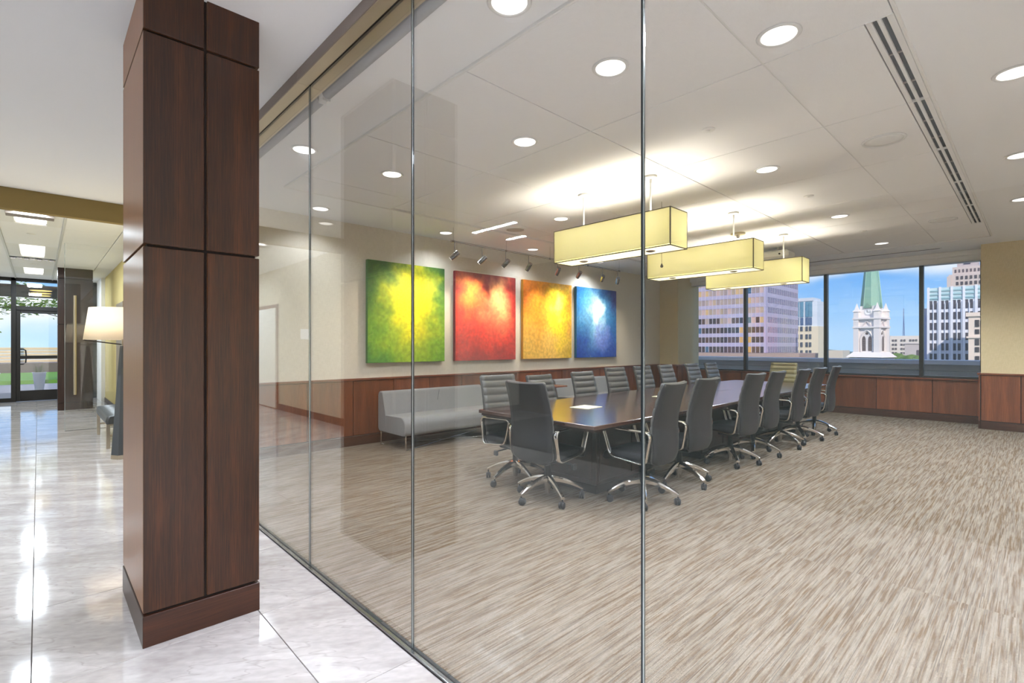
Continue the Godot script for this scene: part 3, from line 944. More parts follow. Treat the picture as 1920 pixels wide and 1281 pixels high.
func build_seating() -> void:
	sofa("low grey armless sofa on thin chrome legs under the green painting", 3.46, 5.25)
	sofa("low grey armless sofa glimpsed between the ribbed chairs under the yellow and blue paintings", 7.05, 9.2)
	var s := thing("side_table", "small brown topped side table standing between the two grey sofas", "table", V(6.65, 0.0, -6.05))
	part("top", bev(V(0.5, 0.025, 0.45), 0.004), M.rail, s, V(0, 0.66, 0))
	part("leg", bev(V(0.05, 0.64, 0.05), 0.004), M.chrome, s, V(0, 0.33, 0))
	part("base", bev(V(0.4, 0.014, 0.36), 0.004), M.chrome, s, V(0, 0.008, 0))
	# bench in the hall
	var b := thing("bench", "low bench with a dark channelled leather seat on bronze legs in the entrance hall", "bench", V(0.93, 0.0, -9.35))
	var mb := MB.new()
	var rings := []
	for j in 81:
		var q := j / 80.0
		var z := lerpf(-0.78, 0.78, q)
		var e := 0.012 * pow(absf(sin(PI * q * 16.0)), 0.5)
		var k := 1.0 if j > 0 and j < 80 else 0.9
		rings.append([V(-0.27 * k, 0.33, z), V(0.27 * k, 0.33, z), V(0.28 * k, 0.37, z), V(0.26 * k, 0.43 + e, z), V(0.0, 0.45 + e, z), V(-0.26 * k, 0.43 + e, z), V(-0.28 * k, 0.37, z)])
	mb.loft(rings, 0)
	part("seat", mb.done(), M.bench_leather, b)
	part("frame", bev(V(0.5, 0.03, 1.5), 0.004), M.nickel, b, V(0, 0.315, 0))
	for x in [-0.25, 0.25]:
		for z in [-0.74, 0.74]: part("leg", bev(V(0.04, 0.33, 0.04), 0.003), M.nickel, b, V(x, 0.165, z))
	for z in [-0.74, 0.74]: part("stretcher", bev(V(0.46, 0.025, 0.025), 0.003), M.nickel, b, V(0, 0.17, z))
	# floor lamp
	var l := thing("floor_lamp", "floor lamp with a cream drum shade on a dark tapered body behind the column", "lamp", V(0.76, 0.0, -7.78))
	var bd := MB.new()
	bd.lathe([[0.0, 0.05], [0.118, 0.05], [0.116, 0.08], [0.035, 1.36], [0.03, 1.38], [0.0, 1.38]], 6, Vector3.ZERO, -1)
	part("body", bd.done(), M.lamp_body, l)
	var ft := MB.new()
	ft.lathe([[0.0, 0.0], [0.122, 0.0], [0.12, 0.05], [0.0, 0.05]], 6, Vector3.ZERO, -1)
	part("foot", ft.done(), M.nickel, l)
	var nk := MB.new()
	nk.tube([V(0, 1.37, 0), V(0, 1.62, 0)], 0.016, 10)
	part("neck", nk.done(), M.nickel, l)
	var tr := MB.new()
	for a in [0.0, 120.0, 240.0]:
		var d := Vector3(-1, 0, 0).rotated(Vector3.UP, deg_to_rad(a + 20.0))
		tr.tube([V(0, 1.40, 0) + d * 0.02, V(0, 1.45, 0) + d * 0.40], 0.008, 6)
	part("shade_holder", tr.done(), M.backing, l)
	var sh := MB.new()
	var rr := []
	for p in [[0.38, 1.457], [0.33, 1.84], [0.327, 1.84], [0.377, 1.457]]:
		var ring := []
		for k in 40: ring.append(V(p[0] * cos(TAU * k / 40), p[1], p[0] * sin(TAU * k / 40)))
		rr.append(ring)
	sh.loft(rr, 0, true)
	part("lamp_shade", sh.done(), M.lamp_shade, l)
	var bu := MB.new()
	bu.lathe([[0.0, 1.60], [0.03, 1.62], [0.045, 1.67], [0.03, 1.71], [0.0, 1.72]], 12)
	part("bulb", bu.done(), M.bulb, l)
	var o := OmniLight3D.new()
	o.name = "floor_lamp_light"
	add_child(o)
	o.position = V(0.76, 1.665, -7.78)
	o.light_energy = 0.3
	o.light_size = 0.04
	o.omni_range = 20.0
	o.omni_attenuation = 2.0
	o.light_color = Color(1, 0.97, 0.92)
	o.shadow_enabled = true

func build_hall() -> void:
	# timber wing beside the entrance and the glass door with its long pull
	var p := thing("wood_pier", "dark walnut full height pier beside the glass entrance doors", "column", V(0.585, 0.0, -14.55))
	slab("core", V(0.31, 0.0, -14.68), V(0.865, CEIL + 0.02, -14.445), M.backing, p, 0.0)
	for r in [[0.0, 0.15], [0.16, 1.84], [1.85, 2.83], [2.84, CEIL + 0.02]]:
		slab("panel", V(0.298, r[0], -14.445), V(0.877, r[1], -14.43), M.pedestal, p, 0.002)
		slab("panel", V(0.298, r[0], -14.69), V(0.312, r[1], -14.446), M.pedestal, p, 0.002)
	var d := thing("door_2", "clear glass door with a tall brushed steel pull in front of the dark pier", "door", V(0.75, 0.0, -10.82))
	d.set_meta("kind", "structure")
	slab("door_pane", V(0.31, 0.012, -10.826), V(1.18, 3.05, -10.814), M.glass, d, 0.0)
	slab("pane_edge", V(0.306, 0.012, -10.827), V(0.312, 3.05, -10.813), M.glass_edge_bright, d, 0.0)
	slab("threshold", V(0.31, 0.0, -10.83), V(1.18, 0.01, -10.81), M.steel, d, 0.001)
	var h := MB.new()
	h.tube([V(0.43, 0.59, -10.75), V(0.43, 2.2, -10.75)], 0.019, 12)
	for y in [0.75, 2.02]: h.tube([V(0.43, y, -10.75), V(0.43, y, -10.82)], 0.008, 8)
	part("door_handle", h.done(), M.nickel, d, -d.position)
	var a := thing("fire_alarm", "small red fire alarm pull on the yellow hall wall", "alarm", V(1.19, 1.2, -16.6))
	part("housing", bev(V(0.05, 0.16, 0.12), 0.006), mat(C(190, 24, 28), 0.4), a, V(-0.015, 0.06, 0))
	part("handle", bev(V(0.02, 0.03, 0.08), 0.004), M.white, a, V(-0.045, 0.05, 0))
	var k := thing("card_reader", "small black card reader on the hall wall behind the lamp neck", "card reader", V(1.19, 1.25, -11.9))
	part("housing", bev(V(0.03, 0.16, 0.09), 0.006), M.black, k, V(-0.005, 0.0, 0))
	part("lens", bev(V(0.004, 0.02, 0.03), 0.001), M.steel, k, V(-0.022, 0.04, 0))
	# lit coves
	var zz := [[-9.62, -8.05], [-13.1, -11.58], [-16.25, -14.93]]
	var lab := ["nearest lit ceiling cove of the entrance hall, half hidden by the olive beam", "middle lit ceiling cove of the entrance hall", "lit ceiling cove of the entrance hall closest to the entrance door"]
	for i in 3:
		var z0: float = zz[i][0]
		var z1: float = zz[i][1]
		var t := thing("ceiling_light", lab[i], "light", V(-0.075, CEIL, (z0 + z1) * 0.5), 0.0, "lit coves in the hall ceiling")
		slab("reflector", V(-0.395, CEIL + 0.001, z0), V(-0.235, CEIL + 0.022, z1), M.white, t, 0.002)
		slab("reflector", V(0.085, CEIL + 0.001, z0), V(0.245, CEIL + 0.022, z1), M.white, t, 0.002)
		slab("diffuser", V(-0.225, CEIL + 0.004, z0 + 0.06), V(0.075, CEIL + 0.025, z1 - 0.06), M.troffer, t, 0.002)
		if i == 0: slab("baffle", V(-0.30, CEIL - 0.04, -8.95), V(0.15, CEIL + 0.0, -8.75), M.bronze_dark, t, 0.002)
		area(V(-0.075, CEIL - 0.006, (z0 + z1) * 0.5), true, Vector2(0.3, z1 - z0 - 0.12), K_HALL)
	var g := thing("air_diffuser", "scalloped chrome air grille across the hall ceiling behind the middle cove", "air diffuser", V(-0.075, CEIL, -13.25))
	for i in 7: part("vane", bev(V(0.08, 0.03, 0.10), 0.012), M.chrome, g, V(-0.27 + i * 0.09, -0.016, 0.02 * (i % 2)), V(20, 0, 0))
	part("frame", bev(V(0.64, 0.01, 0.14), 0.002), M.steel, g, V(0, -0.002, 0))
	for q in [[-10.4, "sprinkler cover on the hall ceiling between the first and second lit coves"], [-14.2, "sprinkler cover on the hall ceiling between the second and third lit coves"]]:
		disc("sprinkler_cover", q[1], V(-0.08, CEIL, q[0]), 0.05, M.white, "sprinkler covers in the hall")

func disc(called: String, label: String, at: Vector3, r: float, m: Material, group := "") -> Node3D:
	var t := thing(called, label, "sprinkler", at, 0.0, group)
	var mb := MB.new()
	mb.lathe([[0.0, -0.008], [r * 0.85, -0.008], [r, -0.004], [r, 0.0], [0.0, 0.0]], 20)
	part("plate", mb.done(), m, t)
	var rim := MB.new()
	rim.lathe([[0.0, -0.014], [r * 0.2, -0.013], [r * 0.3, -0.008], [0.0, -0.007]], 12)
	part("cap", rim.done(), m, t)
	return t

# ------------------------------------------------------------------ light fittings
var dl_ring: ArrayMesh
var dl_cone: ArrayMesh
var dl_lens: ArrayMesh

func downlight(x: float, z: float, label: String, group: String, e := 1.0, y := CEIL) -> void:
	if dl_ring == null:
		var a := MB.new()
		var rr := []
		for p in [[0.088, -0.003], [0.094, -0.007], [0.106, -0.006], [0.112, 0.0], [0.088, 0.0]]:
			var ring := []
			for k in 32: ring.append(V(p[0] * cos(TAU * k / 32), p[1], p[0] * sin(TAU * k / 32)))
			rr.append(ring)
		a.loft(rr, 0, true)
		dl_ring = a.done()
		var b := MB.new()
		b.lathe([[0.0, -0.0036], [0.088, -0.0036], [0.088, -0.001], [0.0, -0.001]], 32)
		dl_lens = b.done()
	var t := thing("ceiling_downlight", label, "light", V(x, y, z), 0.0, group)
	part("trim_ring", dl_ring, M.white_metal, t)
	part("lens", dl_lens, M.lens, t)
	spot(V(x, y - 0.012, z), V(x, 0.0, z), K_DOWN * e, 72.0, 0.07)

func build_downlights() -> void:
	var y := CEIL - 0.004
	var g := "round recessed downlights of the conference room"
	downlight(1.684, -1.794, "bright round downlight cut by the picture's top edge, just inside the glass", g, 1.0, CEIL + 0.01)
	downlight(2.505, -1.777, "bright round downlight right of the thick glass joint near the picture's top", g, 1.0, y)
	downlight(2.905, -0.966, "round downlight in the panel strip left of the near end of the slotted diffuser", g, 1.0, y)
	downlight(2.903, -2.907, "round downlight left of the thick glass joint, above the first pendant", g, 0.8, y)
	downlight(5.03, -1.777, "round downlight above the row of right-hand chairs, right of the first pendant", g, 0.8, y)
	downlight(7.525, -1.771, "round downlight over the far right-hand chairs, between two small sprinkler covers", g, 1.5, y)
	downlight(10.01, -1.764, "small looking round downlight farthest away, close to the windows", g, 2.0, y)
	downlight(1.663, -4.362, "round downlight crossed by the thin left glass joint near the walnut column", g, 1.0, CEIL + 0.01)
	downlight(2.509, -4.35, "round downlight left of the second glass joint, above the green painting", g, 1.0, y)
	downlight(5.012, -4.341, "round downlight left of the first pendant's stem, above the yellow painting", g, 0.8, y)
	downlight(2.526, -6.096, "round downlight near the back wall at the left, beside the thin glass joint", g, 0.3, CEIL + 0.01)
	downlight(4.426, -6.104, "round downlight near the back wall above the first track spots", g, 0.3, CEIL + 0.01)
	downlight(6.295, -6.105, "round downlight near the back wall just left of the first pendant's shade", g, 0.3, CEIL + 0.01)
	downlight(8.2, -6.1, "round downlight near the back wall hidden behind the pendants", g, 0.7, CEIL + 0.01)
	downlight(7.5, -4.345, "round downlight on the sofa side hidden behind the first pendant", g, 1.2, y)
	downlight(4.393, -0.095, "bright round downlight cut by the right picture edge beside the diffuser", g, 1.0, CEIL + 0.01)
	downlight(6.328, -0.103, "half seen round downlight at the right picture edge level with the large speaker", g, 1.2, CEIL + 0.01)
	downlight(8.236, -0.121, "sliver of a round downlight at the right picture edge, farthest along", g, 1.5, CEIL + 0.01)
	downlight(2.4, -0.1, "round downlight beyond the right picture edge near the glass", g, 1.0, CEIL + 0.01)
	for x in [3.2, 6.3, 9.4]: downlight(x, 1.5 if x < 9.0 else 0.9, "round downlight in the unseen right part of the conference room", "unseen downlights", 2.2, CEIL + 0.01)
	# lobby
	for q in [[-1.2, 1.2], [-3.7, 1.2], [0.3, 2.8], [-2.0, 2.9]]:  # added fill downlights, set where the glass does not mirror them
		downlight(q[0], q[1], "unseen round downlight added to brighten the lobby", "unseen lobby downlights", K_LOBBY, CEIL + 0.006)
	downlight(-0.41, -6.76, "round downlight of the lobby mirrored in the glass beside the walnut column", "lobby downlights", 1.2, CEIL + 0.006)
	for q in [[-2.2, -5.3, "longer"], [-2.88, -5.55, "shorter"]]:
		var z: float = q[1]
		var lx: float = q[0]
		var t := thing("linear_light", "slim linear lobby light, seen as the %s white streak mirrored in the glass" % q[2], "light", V(lx, CEIL + 0.006, z))
		part("housing", bev(V(0.09, 0.012, 0.95 if lx > -2.5 else 0.45), 0.002), M.white_metal, t, V(0, -0.004, 0))
		part("diffuser", bev(V(0.05, 0.008, 0.9 if lx > -2.5 else 0.4), 0.002), M.troffer, t, V(0, -0.01, 0))
		area(V(lx, CEIL - 0.015, z), true, Vector2(0.05, 0.9 if lx > -2.5 else 0.4), 5.0)
	# small round covers and speakers
	disc("sprinkler_cover", "white sprinkler cover above the right-hand chairs nearest the viewer", V(3.775, y, -1.765), 0.05, M.white, "sprinkler covers of the conference room")
	disc("sprinkler_cover", "white sprinkler cover right of the first pendant, middle of three in a line", V(6.259, y, -1.771), 0.05, M.white, "sprinkler covers of the conference room")
	disc("sprinkler_cover", "white sprinkler cover farthest along its line towards the windows", V(8.749, y, -1.764), 0.05, M.white, "sprinkler covers of the conference room")
	for q in [[5.006, -0.868, "large round white ceiling speaker beside the second diffuser section"], [8.748, -0.874, "large round white ceiling speaker near the diffuser's far end"], [4.99, -5.193, "round greyish ceiling speaker left of the first pendant, by the thin slot"]]:
		var t := thing("ceiling_speaker", q[2], "speaker", V(q[0], y, q[1]), 0.0, "round ceiling speakers")
		var mb := MB.new()
		var rr := []
		for p in [[0.128, -0.004], [0.134, -0.010], [0.146, -0.008], [0.15, 0.0], [0.128, 0.0]]:
			var ring := []
			for k in 32: ring.append(V(p[0] * cos(TAU * k / 32), p[1], p[0] * sin(TAU * k / 32)))
			rr.append(ring)
		mb.loft(rr, 0, true)
		part("trim_ring", mb.done(), M.white_metal, t)
		var gr := MB.new()
		gr.lathe([[0.0, -0.007], [0.08, -0.006], [0.128, -0.004], [0.128, -0.001], [0.0, -0.001]], 32)
		part("grille", gr.done(), mat(C(236, 235, 232), 0.7) if q[1] > -2.0 else mat(C(176, 170, 158), 0.8), t)
	# slotted air diffusers
	var d := thing("air_diffuser", "long white air diffuser with two black slots along the right of the ceiling", "air diffuser", V(6.5, CEIL, -0.56))
	var cuts := [3.125, 4.363, 5.59, 6.835, 8.069, 9.31]
	for i in 5:
		var x0: float = cuts[i]
		var x1: float = cuts[i + 1]
		for q in [[-0.622, -0.596], [-0.574, -0.556], [-0.532, -0.502]]:
			slab("blade", V(x0 + 0.003, CEIL - 0.008, q[0]), V(x1 - 0.003, CEIL + 0.012, q[1]), M.diffuser, d, 0.002)
		for q in [[-0.596, -0.574], [-0.556, -0.532]]:
			slab("slot", V(x0 + 0.02, CEIL + 0.006, q[0]), V(x1 - 0.02, CEIL + 0.012, q[1]), M.slot, d, 0.0)
			for k in [0.36, 0.72]: slab("slot_clip", V(lerpf(x0, x1, k), CEIL + 0.0, q[0]), V(lerpf(x0, x1, k) + 0.02, CEIL + 0.008, q[1]), M.bronze_dark, d, 0.0)
		slab("end_cap", V(x0 - 0.002, CEIL - 0.009, -0.622), V(x0 + 0.006, CEIL + 0.012, -0.502), M.white, d, 0.001)
	var e := thing("air_diffuser", "narrow black slotted air diffuser along the ceiling field above the track", "air diffuser", V(6.8, CEIL, -5.44))
	for q in [[-5.478, -5.468], [-5.446, -5.438], [-5.416, -5.407]]: slab("blade", V(3.125, CEIL - 0.006, q[0]), V(10.54, CEIL + 0.012, q[1]), M.diffuser, e, 0.001)
	for q in [[-5.468, -5.446], [-5.438, -5.416]]: slab("slot", V(3.14, CEIL + 0.004, q[0]), V(10.53, CEIL + 0.012, q[1]), M.slot, e, 0.0)

func build_pendants() -> void:
	var xs := [4.395, 6.35, 8.14]
	var lab := ["nearest of the three long yellow box pendants, crossed by the thick glass joint", "middle one of the three long yellow box pendants", "farthest of the three long yellow box pendants, in front of the windows"]
	var z0 := -3.776
	var z1 := -2.337
	for i in 3:
		var x: float = xs[i]
		var p := thing("pendant_lamp", lab[i], "lamp", V(x, 2.315, (z0 + z1) * 0.5), 0.0, "box pendants over the conference table")
		var hx := 0.161
		var hz := (z1 - z0) * 0.5
		var h := 0.356
		for s in [-1.0, 1.0]:
			part("shade_side", bev(V(0.003, h - 0.02, hz * 2.0 - 0.008), 0.0), M.shade, p, V(s * (hx - 0.002), h * 0.5 + 0.005, 0))
			part("shade_end", bev(V(hx * 2.0 - 0.008, h - 0.02, 0.003), 0.0), M.shade, p, V(0, h * 0.5 + 0.005, s * (hz - 0.002)))
		part("diffuser", bev(V(hx * 2.0 - 0.02, 0.004, hz * 2.0 - 0.02), 0.0), M.shade_bottom, p, V(0, 0.008, 0))
		var e := MB.new()
		var r := 0.0045
		for s in [-1.0, 1.0]:
			for y in [0.004, h]:
				e.box(V(s * (hx - r), y, 0), V(r * 2, r * 2, hz * 2.0), 0.0)
				e.box(V(0, y, s * (hz - r)), V(hx * 2.0, r * 2, r * 2), 0.0)
			for q in [-1.0, 1.0]: e.box(V(s * (hx - r), h * 0.5, q * (hz - r)), V(r * 2, h, r * 2), 0.0)
		part("trim", e.done(), M.shade_trim, p)
		for k in 2:
			var dz: float = [-2.64, -3.475][k] - (z0 + z1) * 0.5
			var c := MB.new()
			c.lathe([[0.0, -0.028], [0.06, -0.028], [0.064, -0.022], [0.064, 0.0], [0.0, 0.0]], 24)
			part("canopy", c.done(), M.white_metal, p, V(0, CEIL - 0.004 - 2.315, dz))
			var rd := MB.new()
			rd.tube([V(0, 0.06, dz), V(0, 0.68, dz)], 0.009, 10)
			rd.tube([V(0, 0.675, dz), V(0, 0.715, dz)], 0.013, 10)
			part("rod", rd.done(), M.white_metal, p)
			var fi := MB.new()
			fi.lathe([[0.0, -0.006], [0.022, -0.006], [0.046, 0.002], [0.046, 0.006], [0.0, 0.006]], 20)
			part("finial", fi.done(), M.bronze_dark, p, V(0, 0.0, dz))
		part("crossbar", bev(V(hx * 2.0 - 0.01, 0.008, 0.012), 0.0), M.white_metal, p, V(0, h - 0.03, -2.64 - (z0 + z1) * 0.5))
		part("crossbar", bev(V(hx * 2.0 - 0.01, 0.008, 0.012), 0.0), M.white_metal, p, V(0, h - 0.03, -3.475 - (z0 + z1) * 0.5))
		for k in 4:
			var dz := -0.51 + k * 0.34
			var b := MB.new()
			b.lathe([[0.0, -0.04], [0.018, -0.03], [0.026, 0.0], [0.018, 0.03], [0.0, 0.035]], 12)
			part("bulb", b.done(), M.bulb, p, V(0, 0.24, dz))
			var o := OmniLight3D.new()
			o.name = numbered("pendant_lamp_light")
			add_child(o)
			o.position = p.position + V(0, 0.24, dz)
			o.light_energy = K_PEND * 0.5
			o.light_size = 0.05
			o.omni_range = 20.0
			o.omni_attenuation = 2.0
			o.light_color = Color(1, 0.965, 0.90)
			o.shadow_enabled = true
	# hanging microphone, ceiling camera, projector
	var m := thing("hanging_microphone", "tiny ball microphone hanging on a thin cord behind the nearest pendant", "microphone", V(5.27, 2.31, -3.02))
	var cb := MB.new()
	cb.tube([V(0, 0.03, 0), V(0, CEIL - 0.004 - 2.31, 0)], 0.0025, 6)
	part("cord", cb.done(), M.shade_trim, m)
	var ball := MB.new()
	ball.lathe([[0.0, -0.018], [0.012, -0.014], [0.018, 0.0], [0.012, 0.014], [0.006, 0.03], [0.0, 0.032]], 14)
	part("capsule", ball.done(), M.shade_trim, m)
	var k := thing("ceiling_camera", "round ceiling plate with a small fixture under it, behind the middle pendant's stem", "camera", V(7.565, CEIL - 0.004, -3.078))
	var pl := MB.new()
	pl.lathe([[0.0, -0.025], [0.095, -0.025], [0.1, -0.02], [0.1, 0.0], [0.0, 0.0]], 28)
	part("plate", pl.done(), M.cream, k)
	var kc := MB.new()
	kc.lathe([[0.0, -0.075], [0.02, -0.07], [0.03, -0.05], [0.02, -0.025], [0.0, -0.024]], 16)
	part("fixture", kc.done(), M.chrome, k)
	var j := thing("projector", "white ceiling projector above the far pendant", "projector", V(9.15, 2.83, -3.05))
	part("housing", bev(V(0.36, 0.13, 0.42), 0.03), M.white, j, V(0, 0.09, 0))
	var lens := MB.new()
	lens.tube([V(-0.17, 0.09, 0.08), V(-0.195, 0.09, 0.08)], 0.014, 14)
	part("lens", lens.done(), M.black, j)
	part("mount_plate", bev(V(0.16, 0.016, 0.16), 0.004), M.steel, j, V(0, 0.165, 0))
	var mp := MB.new()
	mp.tube([V(0, 0.16, 0), V(0, CEIL - 0.004 - 2.83, 0)], 0.02, 12)
	part("mount_pole", mp.done(), M.white_metal, j)

func build_art() -> void:
	var xs := [[3.351, 4.66], [4.881, 6.22], [6.422, 7.784], [7.952, 9.332]]
	var lab := ["large square abstract painting in green with a glowing yellow centre", "large square abstract painting in red and orange", "large square abstract painting in golden yellow with a pale oval", "large square abstract painting in blue with a white glow"]
	for i in 4:
		var x0: float = xs[i][0]
		var x1: float = xs[i][1]
		var p := thing("painting", lab[i], "painting", V((x0 + x1) * 0.5, 1.14, ZB), 0.0, "four abstract paintings on the back wall")
		var w := x1 - x0 + 0.01
		part("canvas", bev(V(w, 1.46, 0.06), 0.004), M.canvas_edge[i], p, V(0, 0.73, 0.045))
		part("stretcher_frame", bev(V(w - 0.2, 1.26, 0.014), 0.002), M.rail, p, V(0, 0.73, 0.008))
		var f := PlaneMesh.new()
		f.orientation = PlaneMesh.FACE_Z
		f.size = Vector2(w - 0.004, 1.456)
		var m := mat(Color.WHITE, 0.55, 0.0, 0.35)
		m.albedo_texture = ImageTexture.create_from_image(painting_image(i))
		part("painted_face", f, m, p, V(0, 0.73, 0.0762))
	# track of eight small spots
	var y := 2.875
	var z := -5.75
	var t := thing("lighting_track", "thin lighting track hung on wires in front of the paintings", "track", V(6.35, y, z))
	var r := MB.new()
	for e in [-0.008, 0.008]: r.tube([V(-2.1, e, 0), V(2.1, e, 0)], 0.004, 8)
	part("rail", r.done(), M.steel, t)
	for x in [4.3, 5.33, 6.35, 7.4, 8.4]:
		var wi := MB.new()
		wi.tube([V(x - 6.35, 0, 0), V(x - 6.35, CEIL + 0.012 - y, 0)], 0.0018, 6)
		part("wire", wi.done(), M.steel, t)
		var cl := MB.new()
		cl.box(V(x - 6.35, 0, 0), V(0.03, 0.03, 0.02), 0.004)
		part("clamp", cl.done(), M.steel, t)
	var sx := [4.32, 4.84, 5.32, 5.83, 6.55, 7.13, 7.84, 8.35]
	var aims := [[3.75, 1.95], [4.35, 1.9], [5.2, 2.1], [5.9, 1.95], [6.8, 1.9], [7.35, 2.05], [8.35, 2.05], [8.95, 1.8]]
	var sl := ["track spot farthest left, nearest the green painting", "second track spot from the left, right of the glass joint", "third track spot from the left, above the red painting", "fourth track spot from the left, between the red and yellow paintings", "track spot just under the first pendant's left end", "sixth track spot from the left, above the yellow painting's right side", "seventh track spot from the left, above the blue painting", "last track spot at the right end of the track"]
	for i in 8:
		var at := V(sx[i], y - 0.2, z)
		var s := thing("track_spotlight", sl[i], "spotlight", V(sx[i], y - 0.2, z), 0.0, "spots on the lighting track")
		var st := MB.new()
		st.tube([V(0, 0.19, 0), V(0, 0.03, 0)], 0.006, 8)
		part("stem", st.done(), M.steel, s)
		var aim := V(aims[i][0], aims[i][1], ZB + 0.08)
		var d := (aim - at).normalized()
		var hd := MB.new()
		hd.tube([-d * 0.075, -d * 0.07, d * 0.03], 0.036, 18)
		hd.tube([d * 0.032, d * 0.07], 0.033, 18)
		part("head", hd.done(), M.steel, s)
		var ln := MB.new()
		ln.tube([d * 0.0705, d * 0.074], 0.028, 16)
		part("lens", ln.done(), M.lens, s)
		spot(at + d * 0.085, aim, K_TRACK, 34.0, 0.03, Color(1, 0.95, 0.86), 1.0, "track_spot_lamp")
	var n := slab("white_square", V(2.449, 1.465, ZB), V(2.565, 1.6, ZB + 0.003), M.white)  # thin white square on the back wall
	tag(n, "blank white square on the back wall just left of the thin glass joint", "paper")

# ------------------------------------------------------------------ outdoors
func tower_block(o: Node3D, called: String, lo: Vector3, hi: Vector3, m: Material) -> MeshInstance3D:
	return slab(called, lo, hi, m, o, 0.0)

func build_city() -> void:
	rng.seed = 5
	var ground := struct("ground", V(17.0, -24.0, -900.0), V(2200.0, -22.0, 900.0), mat(C(96, 104, 84), 1.0), "flat city ground far below the windows")
	var pw := thing("roof_parapet", "low grey roof parapet with pale coping outside the conference windows", "wall", V(15.1, 0.0, -5.0))
	slab("coping", V(14.9, 0.955, -30.0), V(15.4, 1.06, 14.0), M.coping, pw, 0.01)
	var ys := [-1.0, 0.52, 0.66, 0.81, 0.955]
	for i in 4: slab("panel", V(15.0, ys[i] + 0.004, -30.0), V(15.3, ys[i + 1] - 0.004, 14.0), M.concrete, pw, 0.006)
	struct("floor_roof", V(12.3, -1.4, -30.0), V(15.3, -0.1, 14.0), M.concrete, "flat grey roof outside the windows")
	# bronze glass office tower, corner towards us
	var T := thing("office_tower", "large office tower with bronze glass and pale lilac spandrels at the left window", "building", V(225.0, -22.0, -92.0))
	var lilac := mat(C(176, 168, 196), 0.5)
	var lilac2 := mat(C(164, 156, 182), 0.5)
	tower_block(T, "core", V(206.6, -22.0, -110.0), V(244.0, 36.0, -73.8), lilac2)
	tower_block(T, "podium", V(203.0, -22.0, -112.0), V(226.0, -1.4, -60.5), mat(C(170, 146, 138), 0.7))
	var fl := 3.92
	var tint := []
	for q in [[176, 156, 146], [188, 162, 138], [168, 150, 146], [196, 166, 160], [172, 152, 130], [160, 142, 140], [206, 170, 122]]: tint.append(mat(C(q[0], q[1], q[2]), 0.3))  # sunset reflections painted into the pane colours
	var dk := []
	for q in [[84, 66, 64], [70, 60, 62], [96, 74, 66], [62, 54, 58]]: dk.append(mat(C(q[0], q[1], q[2]), 0.25, 0.2))
	var gold_reflection := mat(C(224, 172, 96), 0.35, 0.3)  # gold of reflected light put into these panes
	var blue := mat(C(70, 104, 130), 0.2, 0.2)
	var bay := 1.58
	for f in 8:
		var y0 := -1.2 + f * fl
		for b in 21:
			var z1 := -73.9 - b * bay
			var m: Material = tint[rng.randi() % 7] if f > 3 or (f == 3 and rng.randf() < 0.5) else dk[rng.randi() % 4]
			if f < 4 and b > 2 and b < 6: m = gold_reflection if rng.randf() < 0.75 else m
			if rng.randf() < 0.02: m = blue
			slab("window", V(206.1, y0 + 0.02, z1 - bay + 0.03), V(206.6, y0 + 2.4, z1 - 0.03), m, T, 0.0)
		slab("spandrel", V(206.0, y0 + 2.35, -110.0), V(206.6, y0 + fl + 0.02, -73.8), lilac, T, 0.0)
		slab("spandrel", V(206.2, y0 + 2.35, -73.8), V(244.2, y0 + fl + 0.02, -73.16), lilac, T, 0.0)
		slab("window_band", V(207.6, y0, -73.8), V(244.0, y0 + 2.4, -73.24), mat(C(54, 62, 118), 0.25), T, 0.0)
	var mu := MB.new()
	for b in 23: mu.box(V(205.95, 15.0, -73.85 - b * bay), V(0.25, 33.0, 0.12), 0.0)
	for b in 26: mu.box(V(208.2 + b * 1.42, 15.0, -73.2), V(0.26, 33.0, 0.1), 0.0)
	var mm := part("mullion_grid", mu.done(), mat(C(206, 196, 208), 0.5), T, -T.position)
	mm.set_meta("kind", "stuff")
	tower_block(T, "corner_pier", V(205.9, -1.3, -73.9), V(207.4, 32.0, -73.1), lilac)
	# pale building with glass crown behind it
	var B := thing("office_building", "cream building with a blue glass upper part behind the bronze tower", "building", V(297.0, -22.0, -85.0))
	tower_block(B, "lower_block", V(287.0, -22.0, -100.0), V(300.0, 11.5, -76.8), mat(C(226, 214, 190), 0.8))
	tower_block(B, "upper_block", V(287.6, 11.5, -100.0), V(300.0, 24.5, -77.4), mat(C(218, 226, 236), 0.5))
	tower_block(B, "roof_cap", V(287.2, 24.5, -100.0), V(300.0, 26.2, -79.0), mat(C(206, 212, 222), 0.6))
	var wz := [-86.4, -84.4, -82.0, -80.4]
	for z in wz:
		for f in 4: slab("window", V(286.7, -3.2 + f * 4.1, z - 0.55), V(287.1, -0.8 + f * 4.1, z + 0.55), mat(C(82, 92, 108), 0.3), B, 0.0)
		slab("window", V(287.2, 12.2, z - 0.65), V(287.7, 16.0, z + 0.65), mat(C(86, 112, 150), 0.2), B, 0.0)
		slab("window", V(287.2, 16.4, z - 0.75), V(287.7, 24.2, z + 0.75), mat(C(104, 150, 176), 0.2), B, 0.0)
	var L := tower_block(self, "warehouse", V(263.0, -22.0, -68.0), V(275.0, -0.6, -60.6), mat(C(214, 206, 192), 0.8))
	tag(L, "low flat roofed cream block left of the church tower", "building")
	build_church()
	# right: white ribbed block, deco tower behind, beige annex in front
	var R := thing("office_building", "white ribbed office block with a pale glass crown at the right window", "building", V(225.0, -22.0, -14.0))
	var wht := mat(C(222, 224, 234), 0.7)
	tower_block(R, "body", V(212.6, -22.0, -25.2), V(236.0, 16.0, -2.0), wht)
	tower_block(R, "wing", V(216.0, -22.0, -27.0), V(236.0, 14.0, -25.2), mat(C(170, 176, 206), 0.7))
